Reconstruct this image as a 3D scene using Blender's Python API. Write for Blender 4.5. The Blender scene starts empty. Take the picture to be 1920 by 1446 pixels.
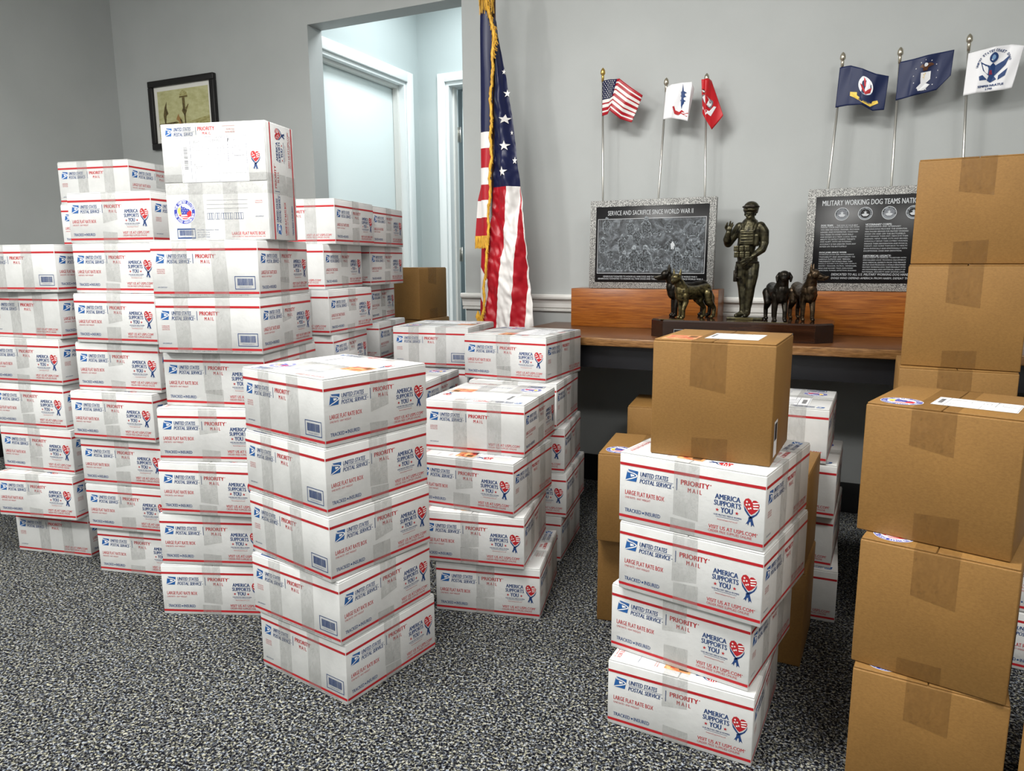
import bpy, bmesh, math, random
from mathutils import Matrix, Vector, noise
R_ = math.radians
scene = bpy.context.scene
col = scene.collection

# ------------------------------------------------------------------ camera, world, lights, exposure
F_PX, PITCH, ROLL, CAM_H = 1354.80, 0.171179, -0.004789, 1.01737
cam_data = bpy.data.cameras.new('camera'); cam = bpy.data.objects.new('camera', cam_data); col.objects.link(cam)
cam_data.sensor_fit = 'HORIZONTAL'; cam_data.sensor_width = 36.0
cam_data.lens = F_PX / 1920.0 * 36.0; cam_data.clip_start = 0.02
_cp, _sp, _cr, _sr = math.cos(PITCH), math.sin(PITCH), math.cos(ROLL), math.sin(ROLL)
_fw = Vector((0, _cp, -_sp)); _up = Vector((0, _sp, _cp)); _rt = Vector((1, 0, 0))
_r2 = _cr * _rt + _sr * _up; _u2 = -_sr * _rt + _cr * _up
_m = Matrix((_r2, _u2, -_fw)).transposed().to_4x4(); _m.translation = Vector((0, 0, CAM_H))
cam.matrix_world = _m
scene.camera = cam

world = bpy.data.worlds.new('world'); scene.world = world; world.use_nodes = True
world.node_tree.nodes['Background'].inputs[0].default_value = (0.80, 0.88, 1.0, 1)
world.node_tree.nodes['Background'].inputs[1].default_value = 0.25

YAW = R_(-25.0)
UX = Vector((math.cos(YAW), math.sin(YAW), 0)); NX = Vector((-math.sin(YAW), math.cos(YAW), 0))
def wld(s, t, z=0.0):
    """room coordinates (s along the far wall, t away from the camera side) to world"""
    return UX * s + NX * t + Vector((0, 0, z))
T_WALL, S_LEFT, S_RIGHT, T_BACK, Z_CEIL = 3.13, -4.045, 2.9, -2.6, 2.75

def area(name, s, t, z, sx, sy, power, color=(1, .97, .93), rot=(0, 0, 0)):
    l = bpy.data.lights.new(name, 'AREA'); l.shape = 'RECTANGLE'; l.size = sx; l.size_y = sy
    l.energy = power; l.color = color
    o = bpy.data.objects.new(name, l); col.objects.link(o); o.location = wld(s, t, z)
    o.rotation_euler = (rot[0], rot[1], YAW + rot[2]); return o
def fill_point(name, s, t, z, power, radius, color=(1, .985, .955)):
    l = bpy.data.lights.new(name, 'POINT'); l.energy = power; l.color = color; l.shadow_soft_size = radius
    o = bpy.data.objects.new(name, l); col.objects.link(o); o.location = wld(s, t, z); return o
WARM = (1, .985, .955)
# fluorescent ceiling lamps; the left rear one is placed to brighten the far wall
for (s_, t_, a_, b_) in ((-1.10, 1.0, 42, 14), (0.95, 0.5, 20, 8), (-2.95, -1.0, 60, 38), (0.95, -1.3, 24, 9)):
    area('ceiling_lamp', s_, t_, Z_CEIL - .10, 1.15, .55, a_, WARM); fill_point('upper_wall_fill', s_, t_, Z_CEIL - .24, b_, .12)  # each lamp gets an added point light to brighten the upper walls
area('hall_lamp', -2.0, 3.65, Z_CEIL - .10, .45, .45, 9.5, (.92, .98, 1.0))
area('far_room_lamp', -2.0, 5.3, Z_CEIL - .10, .5, .5, 8, (.80, .92, 1.0))

vs = scene.view_settings
scene.display_settings.display_device = 'sRGB'
vs.view_transform = 'Standard'; vs.look = 'None'; vs.gamma = 1.0; vs.use_curve_mapping = False
vs.exposure = 0.73

# ------------------------------------------------------------------ materials
MATS = {}
def nm(name):
    m = bpy.data.materials.new(name); m.use_nodes = True; MATS[name] = m
    return m, m.node_tree.nodes, m.node_tree.links, m.node_tree.nodes['Principled BSDF']
def flat(name, c, rough=.6, metal=0.0, spec=.4, **k):
    m, N, L, b = nm(name)
    b.inputs['Base Color'].default_value = (*c, 1); b.inputs['Roughness'].default_value = rough
    b.inputs['Metallic'].default_value = metal; b.inputs['Specular IOR Level'].default_value = spec
    for kk, v in k.items(): b.inputs[kk.replace('_', ' ')].default_value = v
    return m
def tex(N, L, kind, scale, detail=3, rough=.5, vec=None, coord='Object', stretch=None, loc=None):
    tc = N.new('ShaderNodeTexCoord'); mp = N.new('ShaderNodeMapping')
    L.new(tc.outputs[coord], mp.inputs[0])
    if stretch: mp.inputs['Scale'].default_value = stretch
    t = N.new(kind); t.inputs['Scale'].default_value = scale
    if kind == 'ShaderNodeTexNoise': t.inputs['Detail'].default_value = detail; t.inputs['Roughness'].default_value = rough
    L.new(mp.outputs[0], t.inputs['Vector']); return t
def ramp(N, L, src, stops, interp='LINEAR'):
    r = N.new('ShaderNodeValToRGB'); r.color_ramp.interpolation = interp
    e = r.color_ramp.elements
    while len(e) < len(stops): e.new(.5)
    for x, (p, c) in zip(e, stops): x.position = p; x.color = (*c, 1)
    L.new(src, r.inputs[0]); return r
def bump(N, L, b, src, strength, dist=.001):
    u = N.new('ShaderNodeBump'); u.inputs['Strength'].default_value = strength; u.inputs['Distance'].default_value = dist
    L.new(src, u.inputs['Height']); L.new(u.outputs[0], b.inputs['Normal']); return u
def noisy(name, c1, c2, scale, rough=.6, bmp=0, dist=.001, stretch=None, detail=3, lo=.35, hi=.65, metal=0, spec=.4, bscale=None):
    m, N, L, b = nm(name)
    t = tex(N, L, 'ShaderNodeTexNoise', scale, detail, stretch=stretch)
    r = ramp(N, L, t.outputs[0], [(lo, c1), (hi, c2)]); L.new(r.outputs[0], b.inputs['Base Color'])
    b.inputs['Roughness'].default_value = rough; b.inputs['Metallic'].default_value = metal
    b.inputs['Specular IOR Level'].default_value = spec
    if bmp:
        t2 = tex(N, L, 'ShaderNodeTexNoise', bscale or scale, detail, stretch=stretch); bump(N, L, b, t2.outputs[0], bmp, dist)
    return m

noisy('wall_paint', (.392, .408, .402), (.420, .436, .430), 3, .55, .15, .0006, bscale=220)
flat('hall_paint', (.50, .56, .56), .6)
flat('trim_paint', (.72, .72, .69), .3)
flat('white_trim', (.86, .90, .90), .35)
flat('door_white', (.80, .88, .88), .4)
flat('baseboard_black', (.008, .008, .009), .35)
flat('ceiling_paint', (.72, .72, .70), .9)
flat('black_metal', (.010, .010, .012), .35)
flat('black_frame', (.008, .007, .007), .45)
flat('mat_board', (.72, .71, .66), .8)
flat('print_blue', (.012, .045, .16), .5)
flat('print_logo', (.015, .10, .32), .5)
flat('print_red', (.42, .012, .018), .5)
flat('print_white', (.82, .82, .80), .5)
flat('print_grey', (.16, .17, .19), .5)
flat('print_black', (.015, .015, .018), .5)
flat('print_lightblue', (.22, .38, .60), .5)
flat('yellow', (.85, .60, .10), .5)
flat('sticker_blue', (.035, .05, .32), .4)
flat('sticker_red', (.62, .02, .03), .4)
flat('label_paper', (.84, .85, .87), .35)
noisy('orange_label', (.45, .13, .05), (.75, .42, .18), 60, .4)
flat('brushed_metal', (.55, .54, .50), .32, .9)
flat('nickel', (.55, .50, .40), .25, .9)
flat('brass', (.62, .42, .12), .3, .9)
flat('flag_white', (.72, .70, .68), .45, 0, .4, Sheen_Weight=.25)
flat('flag_red', (.36, .003, .012), .38, 0, .4, Sheen_Weight=.05)
flat('flag_blue', (.004, .007, .045), .40, 0, .35, Sheen_Weight=.05)
flat('navy_cloth', (.004, .012, .062), .5)
flat('white_cloth', (.80, .80, .82), .5)
flat('red_cloth', (.50, .008, .014), .45)
flat('pole_wood', (.10, .035, .012), .3)
noisy('gold_fringe', (.38, .18, .015), (.85, .50, .05), 260, .5, .8, .002, stretch=(1, 1, .15))
flat('engrave', (.50, .52, .54), .5)
flat('engrave_dim', (.22, .24, .26), .5)
flat('black_granite', (.006, .006, .007), .38)
flat('lamp_white', (1, 1, 1), .5)

def m_white_card():
    m, N, L, b = nm('white_card')
    t = tex(N, L, 'ShaderNodeTexNoise', 9, 4)
    r = ramp(N, L, t.outputs[0], [(.30, (.53, .535, .525)), (.55, (.615, .62, .61)), (.75, (.64, .645, .635))])
    oi = N.new('ShaderNodeObjectInfo'); mr = N.new('ShaderNodeMapRange')
    mr.inputs['To Min'].default_value = .90; mr.inputs['To Max'].default_value = 1.04
    L.new(oi.outputs['Random'], mr.inputs['Value'])
    mx = N.new('ShaderNodeVectorMath'); mx.operation = 'SCALE'
    L.new(r.outputs[0], mx.inputs[0]); L.new(mr.outputs[0], mx.inputs['Scale']); L.new(mx.outputs[0], b.inputs['Base Color'])
    b.inputs['Roughness'].default_value = .48; b.inputs['Specular IOR Level'].default_value = .35
    w = tex(N, L, 'ShaderNodeTexNoise', 22, 5, .6)
    bump(N, L, b, w.outputs[0], .35, .004)
m_white_card()
def m_tape(name, c, alpha, bs):
    m, N, L, b = nm(name)
    b.inputs['Base Color'].default_value = (*c, 1); b.inputs['Roughness'].default_value = .22
    w = tex(N, L, 'ShaderNodeTexNoise', 32, 4, .7, stretch=(1.0, 1.0, .55)); w.inputs['Distortion'].default_value = 2.2
    bump(N, L, b, w.outputs[0], bs, .006)
    r = ramp(N, L, w.outputs[0], [(.35, (alpha * .75,) * 3), (.6, (alpha * 1.2,) * 3)])
    # thin crumple lines: wrinkle tone put into the opacity, without relief
    c = tex(N, L, 'ShaderNodeTexNoise', 24, 3, .6, stretch=(1.4, 1.4, .5)); c.inputs['Distortion'].default_value = .8
    k = ramp(N, L, c.outputs[0], [(.462, (0,) * 3), (.472, (.13,) * 3), (.482, (0,) * 3), (.555, (0,) * 3), (.563, (.10,) * 3), (.571, (0,) * 3)])
    ad = N.new('ShaderNodeMath'); ad.operation = 'ADD'; ad.use_clamp = True
    L.new(r.outputs[0], ad.inputs[0]); L.new(k.outputs[0], ad.inputs[1]); L.new(ad.outputs[0], b.inputs['Alpha'])
m_tape('clear_tape', (.36, .36, .345), .24, .7)
m_tape('brown_tape', (.13, .062, .018), .20, .5)
def m_kraft():
    m, N, L, b = nm('kraft_card')
    t = tex(N, L, 'ShaderNodeTexNoise', 290, 6, .8, stretch=(.6, .6, 1.25))
    r = ramp(N, L, t.outputs[0], [(.25, (.185, .092, .024)), (.5, (.235, .122, .033)), (.78, (.285, .154, .046))])
    t2 = tex(N, L, 'ShaderNodeTexNoise', 4, 2)
    mr = N.new('ShaderNodeMapRange'); mr.inputs['From Min'].default_value = .3; mr.inputs['From Max'].default_value = .7
    mr.inputs['To Min'].default_value = .86; mr.inputs['To Max'].default_value = 1.08
    L.new(t2.outputs[0], mr.inputs['Value'])
    mx = N.new('ShaderNodeVectorMath'); mx.operation = 'SCALE'
    L.new(r.outputs[0], mx.inputs[0]); L.new(mr.outputs[0], mx.inputs['Scale']); L.new(mx.outputs[0], b.inputs['Base Color'])
    b.inputs['Roughness'].default_value = .62; b.inputs['Specular IOR Level'].default_value = .3
    w = tex(N, L, 'ShaderNodeTexNoise', 130, 3); bump(N, L, b, w.outputs[0], .2, .001)
m_kraft()
flat('kraft_edge', (.50, .31, .13), .7)
flat('kraft_dark', (.10, .045, .012), .8)
def m_carpet():
    m, N, L, b = nm('carpet')
    v = tex(N, L, 'ShaderNodeTexNoise', 180, 2.5, .6); v.inputs['Distortion'].default_value = .7
    r = ramp(N, L, v.outputs[0], [(.40, (.002, .002, .004)), (.47, (.020, .021, .026)), (.54, (.10, .102, .098)), (.62, (.39, .385, .355))])
    c = tex(N, L, 'ShaderNodeTexNoise', 120, 1)
    r2 = ramp(N, L, c.outputs[0], [(.38, (.82, .92, 1.15)), (.5, (1, 1, 1)), (.64, (1.08, 1.06, .84))])
    mx = N.new('ShaderNodeVectorMath'); mx.operation = 'MULTIPLY'
    L.new(r.outputs[0], mx.inputs[0]); L.new(r2.outputs[0], mx.inputs[1]); L.new(mx.outputs[0], b.inputs['Base Color'])
    b.inputs['Roughness'].default_value = .95; b.inputs['Specular IOR Level'].default_value = .1
    bump(N, L, b, v.outputs[0], 1.0, .006)
m_carpet()
def m_granite():
    m, N, L, b = nm('granite')
    v = tex(N, L, 'ShaderNodeTexNoise', 380, 3, .65)
    r = ramp(N, L, v.outputs[0], [(.40, (.03, .03, .03)), (.47, (.15, .15, .145)), (.53, (.36, .36, .345)), (.62, (.62, .62, .59))])
    L.new(r.outputs[0], b.inputs['Base Color']); b.inputs['Roughness'].default_value = .6
m_granite()
def m_wood(name, a, bb, c, stretch, scale=9):
    m, N, L, b = nm(name)
    v = tex(N, L, 'ShaderNodeTexNoise', scale, 8, .62, stretch=stretch); v.inputs['Distortion'].default_value = .25
    r = ramp(N, L, v.outputs[0], [(.30, a), (.5, bb), (.70, c)])
    L.new(r.outputs[0], b.inputs['Base Color']); b.inputs['Roughness'].default_value = .30
m_wood('desk_wood', (.060, .020, .006), (.115, .044, .014), (.19, .085, .030), (1, 14, 14))
m_wood('desk_edge', (.05, .018, .005), (.20, .095, .030), (.36, .19, .075), (2, 20, 30), 12)
m_wood('plinth_wood', (.15, .038, .006), (.27, .080, .010), (.38, .135, .022), (1.2, 10, 26), 9)
m_wood('dark_base_wood', (.010, .004, .002), (.022, .008, .004), (.035, .013, .006), (1, 8, 8))
MATS['dark_base_wood'].node_tree.nodes['Principled BSDF'].inputs['Roughness'].default_value = .12
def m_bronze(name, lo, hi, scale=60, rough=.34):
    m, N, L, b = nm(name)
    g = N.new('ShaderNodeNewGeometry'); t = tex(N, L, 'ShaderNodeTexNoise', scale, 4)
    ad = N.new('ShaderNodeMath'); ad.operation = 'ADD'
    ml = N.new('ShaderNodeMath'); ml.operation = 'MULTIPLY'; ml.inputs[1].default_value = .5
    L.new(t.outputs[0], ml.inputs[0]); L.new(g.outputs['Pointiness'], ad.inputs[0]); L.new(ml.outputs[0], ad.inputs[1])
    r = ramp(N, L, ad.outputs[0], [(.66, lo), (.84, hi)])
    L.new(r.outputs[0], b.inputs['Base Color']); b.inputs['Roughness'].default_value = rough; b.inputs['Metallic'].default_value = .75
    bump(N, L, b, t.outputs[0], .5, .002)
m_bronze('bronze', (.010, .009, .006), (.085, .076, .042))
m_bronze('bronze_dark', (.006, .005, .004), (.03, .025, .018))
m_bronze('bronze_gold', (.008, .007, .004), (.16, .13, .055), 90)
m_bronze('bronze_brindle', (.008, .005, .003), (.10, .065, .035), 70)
def m_relief():
    m, N, L, b = nm('engraved_relief')
    t = tex(N, L, 'ShaderNodeTexNoise', 34, 9, .78); t.inputs['Distortion'].default_value = .8
    r = ramp(N, L, t.outputs[0], [(.38, (.006, .007, .009)), (.50, (.055, .062, .070)), (.60, (.15, .17, .19)), (.70, (.36, .39, .42))])
    L.new(r.outputs[0], b.inputs['Base Color']); b.inputs['Roughness'].default_value = .4
m_relief()
noisy('relief_dark', (.004, .005, .006), (.16, .18, .20), 210, .4, detail=6, lo=.42, hi=.66)
noisy('relief_light', (.07, .08, .09), (.36, .40, .43), 150, .4, detail=6, lo=.35, hi=.7)
def m_sepia():
    m, N, L, b = nm('sepia_print')
    t = tex(N, L, 'ShaderNodeTexNoise', 22, 5, .6, stretch=(1, 1, 2))
    r = ramp(N, L, t.outputs[0], [(.3, (.40, .38, .17)), (.6, (.52, .51, .27)), (.8, (.58, .57, .35))])
    L.new(r.outputs[0], b.inputs['Base Color']); b.inputs['Roughness'].default_value = .5
m_sepia()
noisy('sepia_dark', (.05, .035, .01), (.16, .12, .04), 60, .6)
noisy('sepia_ground', (.26, .23, .07), (.46, .43, .20), 50, .6, stretch=(1, 1, 3))
flat('sepia_tan', (.33, .18, .06), .6)

# ------------------------------------------------------------------ mesh builder
class MB:
    def __init__(s): s.v = []; s.f = []; s.m = []; s.mn = []; s.smooth = []
    def mi(s, name):
        if name not in s.mn: s.mn.append(name)
        return s.mn.index(name)
    def add(s, vs, fs, mat, smooth=False):
        o = len(s.v); s.v += [tuple(p) for p in vs]; i = s.mi(mat)
        for f in fs: s.f.append(tuple(o + k for k in f)); s.m.append(i); s.smooth.append(smooth)
    def poly(s, pts, mat): s.add(pts, [tuple(range(len(pts)))], mat)
    def box(s, x0, x1, y0, y1, z0, z1, mat, M=None):
        vs = [Vector(p) for p in ((x0,y0,z0),(x1,y0,z0),(x1,y1,z0),(x0,y1,z0),(x0,y0,z1),(x1,y0,z1),(x1,y1,z1),(x0,y1,z1))]
        if M: vs = [M @ p for p in vs]
        s.add(vs, [(0,3,2,1),(4,5,6,7),(0,1,5,4),(1,2,6,5),(2,3,7,6),(3,0,4,7)], mat)
    def rbox(s, x0, x1, y0, y1, z0, z1, mat, r=.002, seg=2, M=None):
        bm = bmesh.new(); bmesh.ops.create_cube(bm, size=1)
        for v in bm.verts: v.co = Vector(((x0+x1)/2 + v.co.x*(x1-x0), (y0+y1)/2 + v.co.y*(y1-y0), (z0+z1)/2 + v.co.z*(z1-z0)))
        bmesh.ops.bevel(bm, geom=bm.edges[:], offset=r, segments=seg, affect='EDGES', profile=.5)
        bm.verts.index_update()
        s.add([(M @ v.co) if M else v.co.copy() for v in bm.verts], [tuple(v.index for v in f.verts) for f in bm.faces], mat, True); bm.free()
    def tube(s, pts, rads, mat, n=10, cap=True):
        pts = [Vector(p) for p in pts]
        if not hasattr(rads, '__len__'): rads = [rads] * len(pts)
        vs = []; fs = []; prev = None
        for i, p in enumerate(pts):
            d = (pts[min(i+1, len(pts)-1)] - pts[max(i-1, 0)]).normalized()
            if prev is None:
                a = Vector((0, 0, 1)) if abs(d.z) < .9 else Vector((1, 0, 0)); x = d.cross(a).normalized()
            else: x = (prev - d * prev.dot(d)).normalized()
            prev = x; y = d.cross(x)
            for k in range(n):
                a = 2*math.pi*k/n; vs.append(p + (x*math.cos(a) + y*math.sin(a)) * rads[i])
        for i in range(len(pts)-1):
            for k in range(n):
                a, b = i*n+k, i*n+(k+1) % n; fs.append((a, b, b+n, a+n))
        if cap: fs.append(tuple(range(n-1, -1, -1))); fs.append(tuple((len(pts)-1)*n+k for k in range(n)))
        s.add(vs, fs, mat, True)
    def lathe(s, prof, mat, c=(0, 0, 0), n=20):
        s.tube([(c[0], c[1], c[2]+z) for r, z in prof], [r for r, z in prof], mat, n)
    def grid(s, fn, nu, nv, matfn, smooth=True):
        vs = [fn(i/nu, j/nv) for j in range(nv+1) for i in range(nu+1)]; o = len(s.v); s.v += [tuple(p) for p in vs]
        for j in range(nv):
            for i in range(nu):
                a = j*(nu+1)+i; s.f.append((o+a, o+a+1, o+a+nu+2, o+a+nu+1)); s.m.append(s.mi(matfn((i+.5)/nu, (j+.5)/nv))); s.smooth.append(smooth)
    def mesh(s, name):
        me = bpy.data.meshes.new(name); me.from_pydata(s.v, [], s.f)
        for n in s.mn: me.materials.append(MATS[n])
        me.polygons.foreach_set('material_index', s.m); me.polygons.foreach_set('use_smooth', s.smooth); me.update()
        return me
    def build(s, name, parent=None, sharp=None):
        me = s.mesh(name)
        if sharp is not None:
            try: me.set_sharp_from_angle(angle=R_(sharp))
            except Exception: pass
        return link(name, me, parent)
def link(name, me, parent=None):
    o = bpy.data.objects.new(name, me); col.objects.link(o)
    if parent: o.parent = parent
    return o
def tag(o, label=None, cat=None, group=None, kind=None):
    if label: o['label'] = label
    if cat: o['category'] = cat
    if group: o['group'] = group
    if kind: o['kind'] = kind
    return o
def thing(name, label, cat, loc=(0, 0, 0), rz=0, group=None):
    o = bpy.data.objects.new(name, None); o.empty_display_size = .05; col.objects.link(o)
    o.location = loc; o.rotation_euler = (0, 0, rz); return tag(o, label, cat, group)
def room(mb, name):
    o = mb.build(name); o.rotation_euler = (0, 0, YAW); return tag(o, kind='structure')

# text as flat geometry, cached, in a unit frame (0..1, 0..1, y up)
_TX = {}
def text_geo(s, bold=0.0, italic=0.0):
    k = (s, bold, italic)
    if k in _TX: return _TX[k]
    cu = bpy.data.curves.new('t', 'FONT'); cu.body = s; cu.size = 1; cu.resolution_u = 2
    cu.offset = bold; cu.shear = italic; cu.fill_mode = 'FRONT'
    o = bpy.data.objects.new('t', cu); col.objects.link(o)
    dg = bpy.context.evaluated_depsgraph_get(); me = bpy.data.meshes.new_from_object(o.evaluated_get(dg))
    vs = [(v.co.x, v.co.y) for v in me.vertices]; fs = [tuple(p.vertices) for p in me.polygons]
    bpy.data.objects.remove(o); bpy.data.curves.remove(cu); bpy.data.meshes.remove(me)
    x0, x1 = min(v[0] for v in vs), max(v[0] for v in vs); y0, y1 = min(v[1] for v in vs), max(v[1] for v in vs)
    vs = [((x-x0)/(x1-x0), (y-y0)/(y1-y0)) for x, y in vs]
    # wind every face counter-clockwise
    ff = []
    for f in fs:
        a = sum(vs[f[i]][0]*vs[f[(i+1) % len(f)]][1] - vs[f[(i+1) % len(f)]][0]*vs[f[i]][1] for i in range(len(f)))
        ff.append(f if a > 0 else f[::-1])
    _TX[k] = (vs, ff); return _TX[k]

class Sheet:
    """prints in (u, v) with v measured downwards, mapped by fn(u, v, lift) onto a surface"""
    def __init__(s, mb, fn): s.mb = mb; s.fn = fn
    def text(s, t, u0, v0, u1, v1, mat, bold=.012, it=0.0, lift=0.0003):
        vs, fs = text_geo(t, 0.0, it); n = 1 if bold < .01 else (2 if bold < .02 else 3)
        w = (u1-u0)/max(1, len(t))*.068*(n-1)
        for k in range(n):
            d = (k/(n-1)-.5)*w if n > 1 else 0
            s.mb.add([s.fn(u0+w/2+(u1-u0-w)*x+d, v1+(v0-v1)*y, lift+k*.00001) for x, y in vs], fs, mat)
    def poly(s, pts, mat, lift=.0003):
        a = sum(pts[i][0]*pts[(i+1) % len(pts)][1]-pts[(i+1) % len(pts)][0]*pts[i][1] for i in range(len(pts)))
        if a > 0: pts = pts[::-1]
        s.mb.add([s.fn(u, v, lift) for u, v in pts], [tuple(range(len(pts)))], mat)
    def rect(s, u0, v0, u1, v1, mat, lift=.0003): s.poly([(u0, v0), (u1, v0), (u1, v1), (u0, v1)], mat, lift)
    def frame(s, u0, v0, u1, v1, wu, wv, mat, lift=.0003):
        s.rect(u0, v0, u1, v0+wv, mat, lift); s.rect(u0, v1-wv, u1, v1, mat, lift)
        s.rect(u0, v0+wv, u0+wu, v1-wv, mat, lift); s.rect(u1-wu, v0+wv, u1, v1-wv, mat, lift)
    def shape(s, pts, u0, v0, u1, v1, mat, lift=.0003):
        s.poly([(u0+(u1-u0)*x, v0+(v1-v0)*y) for x, y in pts], mat, lift)
    def disc(s, u, v, ru, rv, mat, lift=.0003, n=28, a0=0, a1=360, inner=None):
        A = [R_(a0+(a1-a0)*i/n) for i in range(n+1)]
        if inner is None: s.poly([(u+ru*math.cos(a), v+rv*math.sin(a)) for a in (A[:-1] if a1-a0 == 360 else A)], mat, lift)
        else:
            for i in range(n):
                a, b = A[i], A[i+1]
                s.poly([(u+ru*math.cos(a), v+rv*math.sin(a)), (u+ru*math.cos(b), v+rv*math.sin(b)), (u+ru*inner*math.cos(b), v+rv*inner*math.sin(b)), (u+ru*inner*math.cos(a), v+rv*inner*math.sin(a))], mat, lift)
    def star(s, u, v, ru, rv, mat, lift=.0004):
        s.poly([(u+ru*(1 if i % 2 == 0 else .4)*math.sin(math.pi*i/5), v-rv*(1 if i % 2 == 0 else .4)*math.cos(math.pi*i/5)) for i in range(10)], mat, lift)
    def arc_text(s, t, u, v, ru, rv, h, a0, a1, mat, lift=.0005, flip=False):
        n = len(t)
        for i, ch in enumerate(t):
            if ch == ' ': continue
            a = R_(a0+(a1-a0)*(i+.5)/n); w = abs(R_(a1-a0))/n*.80
            vs, fs = text_geo(ch, .02, 0); sg = -1 if flip else 1
            out = []
            for x, y in vs:
                aa = a + sg*(x-.5)*w; rr = 1 + (h*(y-.5) if not flip else -h*(y-.5))
                out.append(s.fn(u+ru*rr*math.sin(aa), v-rv*rr*math.cos(aa), lift))
            s.mb.add(out, fs, mat)

# ------------------------------------------------------------------ printed marks
def eagle(S, u0, v0, u1, v1, b='print_logo', w='print_white'):
    sh = lambda p, m, l: S.shape(p, u0, v0, u1, v1, m, l)
    sh([(.14, .16), (1, .16), (.86, 1), (0, 1)], b, .0003)
    sh([(.17, .0), (1, .06), (1, .16), (.30, .13)], b, .0003)
    sh([(.02, .93), (.5, .70), (.84, .52), (.86, .44), (.8, .38), (.66, .33), (.16, .24), (.18, .17), (.72, .25), (.90, .34), (.96, .46), (.90, .58), (.55, .78), (.02, 1.0)], w, .0005)
    sh([(.40, .38), (.66, .41), (.74, .47), (.70, .52), (.44, .62)], w, .0005)
def heart(S, u0, v0, u1, v1):
    sh = lambda p, m, l=.0003: S.shape(p, u0, v0, u1, v1, m, l)
    sh([(.02,.16),(.12,.04),(.3,.0),(.45,.05),(.52,.13),(.6,.05),(.75,.04),(.93,.10),(.98,.22),(.9,.36),(.72,.48),(.52,.57),(.38,.52),(.2,.38),(.06,.27)], 'print_red')
    for x, y in ((.22, .13), (.36, .22), (.20, .24), (.46, .34), (.34, .37)): S.star(u0+(u1-u0)*x, v0+(v1-v0)*y, (u1-u0)*.085, (v1-v0)*.05, 'print_white', .0005)
    for k in range(3): sh([(.56+.02*k, .14+.09*k), (.94-.02*k, .10+.10*k), (.96-.03*k, .135+.10*k), (.6+.02*k, .185+.09*k)], 'print_white', .0005)
    sh([(.0, .2), (.06, .30), (.22, .44), (.44, .60), (.58, .66), (.50, .70), (.30, .60), (.1, .45)], 'print_blue')
    sh([(1, .28), (.9, .42), (.74, .54), (.44, .64), (.40, .72), (.6, .68), (.86, .54), (.98, .40)], 'print_blue')
    sh([(.36, .66), (.58, .66), (.62, .76), (.74, .98), (.62, .92), (.54, 1.0), (.5, .82), (.42, .84), (.36, .97), (.30, .90), (.20, .94), (.34, .78)], 'print_blue')
def logo_row(S, k=1.0):
    eagle(S, .045, .235, .045+.095*k, .40)
    S.text('UNITED STATES', .155, .245, .155+.205*k, .310, 'print_blue', .02, .22)
    S.rect(.155, .322, .155+.24*k, .328, 'print_blue')
    S.text('POSTAL SERVICE', .152, .342, .152+.235*k, .405, 'print_blue', .02, .22)
    S.disc(.152+.243*k, .375, .004, .008, 'print_blue', n=8)
    S.rect(.152+.265*k, .24, .152+.271*k, .405, 'print_blue')
    x = .152+.295*k
    S.text('PRIORITY', x, .245, x+.195*k, .315, 'print_red', .025); S.disc(x+.203*k, .255, .004, .008, 'print_red', n=8)
    S.text('M A I L', x+.05*k, .345, x+.145*k, .405, 'print_red', .03)
def stripes(S):
    S.rect(.004, .145, .996, .185, 'print_red'); S.rect(.004, .90, .996, .94, 'print_red')
def visit(S):
    S.text('VISIT US AT USPS.COM', .645, .775, .95, .825, 'print_red', .015); S.disc(.957, .785, .003, .006, 'print_red', n=8)
    S.text('ORDER FREE SUPPLIES ONLINE', .645, .838, .925, .872, 'print_red', .0)
def side_A(S):
    stripes(S); logo_row(S)
    S.text('LARGE FLAT RATE BOX', .045, .535, .335, .60, 'print_red', .01)
    S.text('ONE RATE \u2022 ANY WEIGHT', .045, .625, .235, .655, 'print_red', .0)
    S.text('TRACKED', .045, .80, .17, .855, 'print_blue', .015); S.rect(.178, .817, .190, .842, 'print_blue')
    S.text('INSURED', .198, .80, .31, .855, 'print_blue', .015)
    S.text('AMERICA', .680, .345, .845, .415, 'print_blue', .03)
    S.text('SUPPORTS', .675, .430, .85, .50, 'print_blue', .03)
    S.text('YOU', .720, .515, .80, .59, 'print_blue', .04)
    S.star(.698, .56, .013, .026, 'print_red'); S.star(.825, .56, .013, .026, 'print_red')
    S.text('OUR MILITARY MEN & WOMEN', .675, .612, .855, .635, 'print_blue', .01)
    S.rect(.69, .648, .84, .653, 'print_blue')
    S.text('AmericaSupportsYou.mil', .70, .675, .83, .70, 'print_red', .0)
    heart(S, .862, .33, .965, .70); visit(S)
def qr_caption(S):
    # the code itself is left out; the small writing above and below it stays
    for k in range(3): S.text(('SCHEDULE FREE', 'PACKAGE PICKUP', 'SCAN THE CODE')[k], .05, .50+.032*k, .125, .522+.032*k, 'print_red', .0)
    S.text('USPS.COM/PICKUP', .045, .815, .135, .838, 'print_blue', .0)
def barcode(S, u0, v0, u1, v1, m='print_blue', fr=True, seed=3):
    if fr: S.frame(u0, v0, u1, v1, .006, .012, m)
    rnd = random.Random(seed); x = u0+(u1-u0)*.12; e = u1-(u1-u0)*.12
    while x < e:
        w = rnd.choice((.0016, .0028, .004))*(u1-u0)/.2; S.rect(x, v0+(v1-v0)*.18, min(x+w, e), v0+(v1-v0)*.70, m); x += w+rnd.choice((.0016, .0024))*(u1-u0)/.2
    S.text('P S 0 0 0 0 1 0 0 0 0 1 4', u0+(u1-u0)*.22, v0+(v1-v0)*.78, u1-(u1-u0)*.22, v0+(v1-v0)*.88, m, .0)
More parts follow.
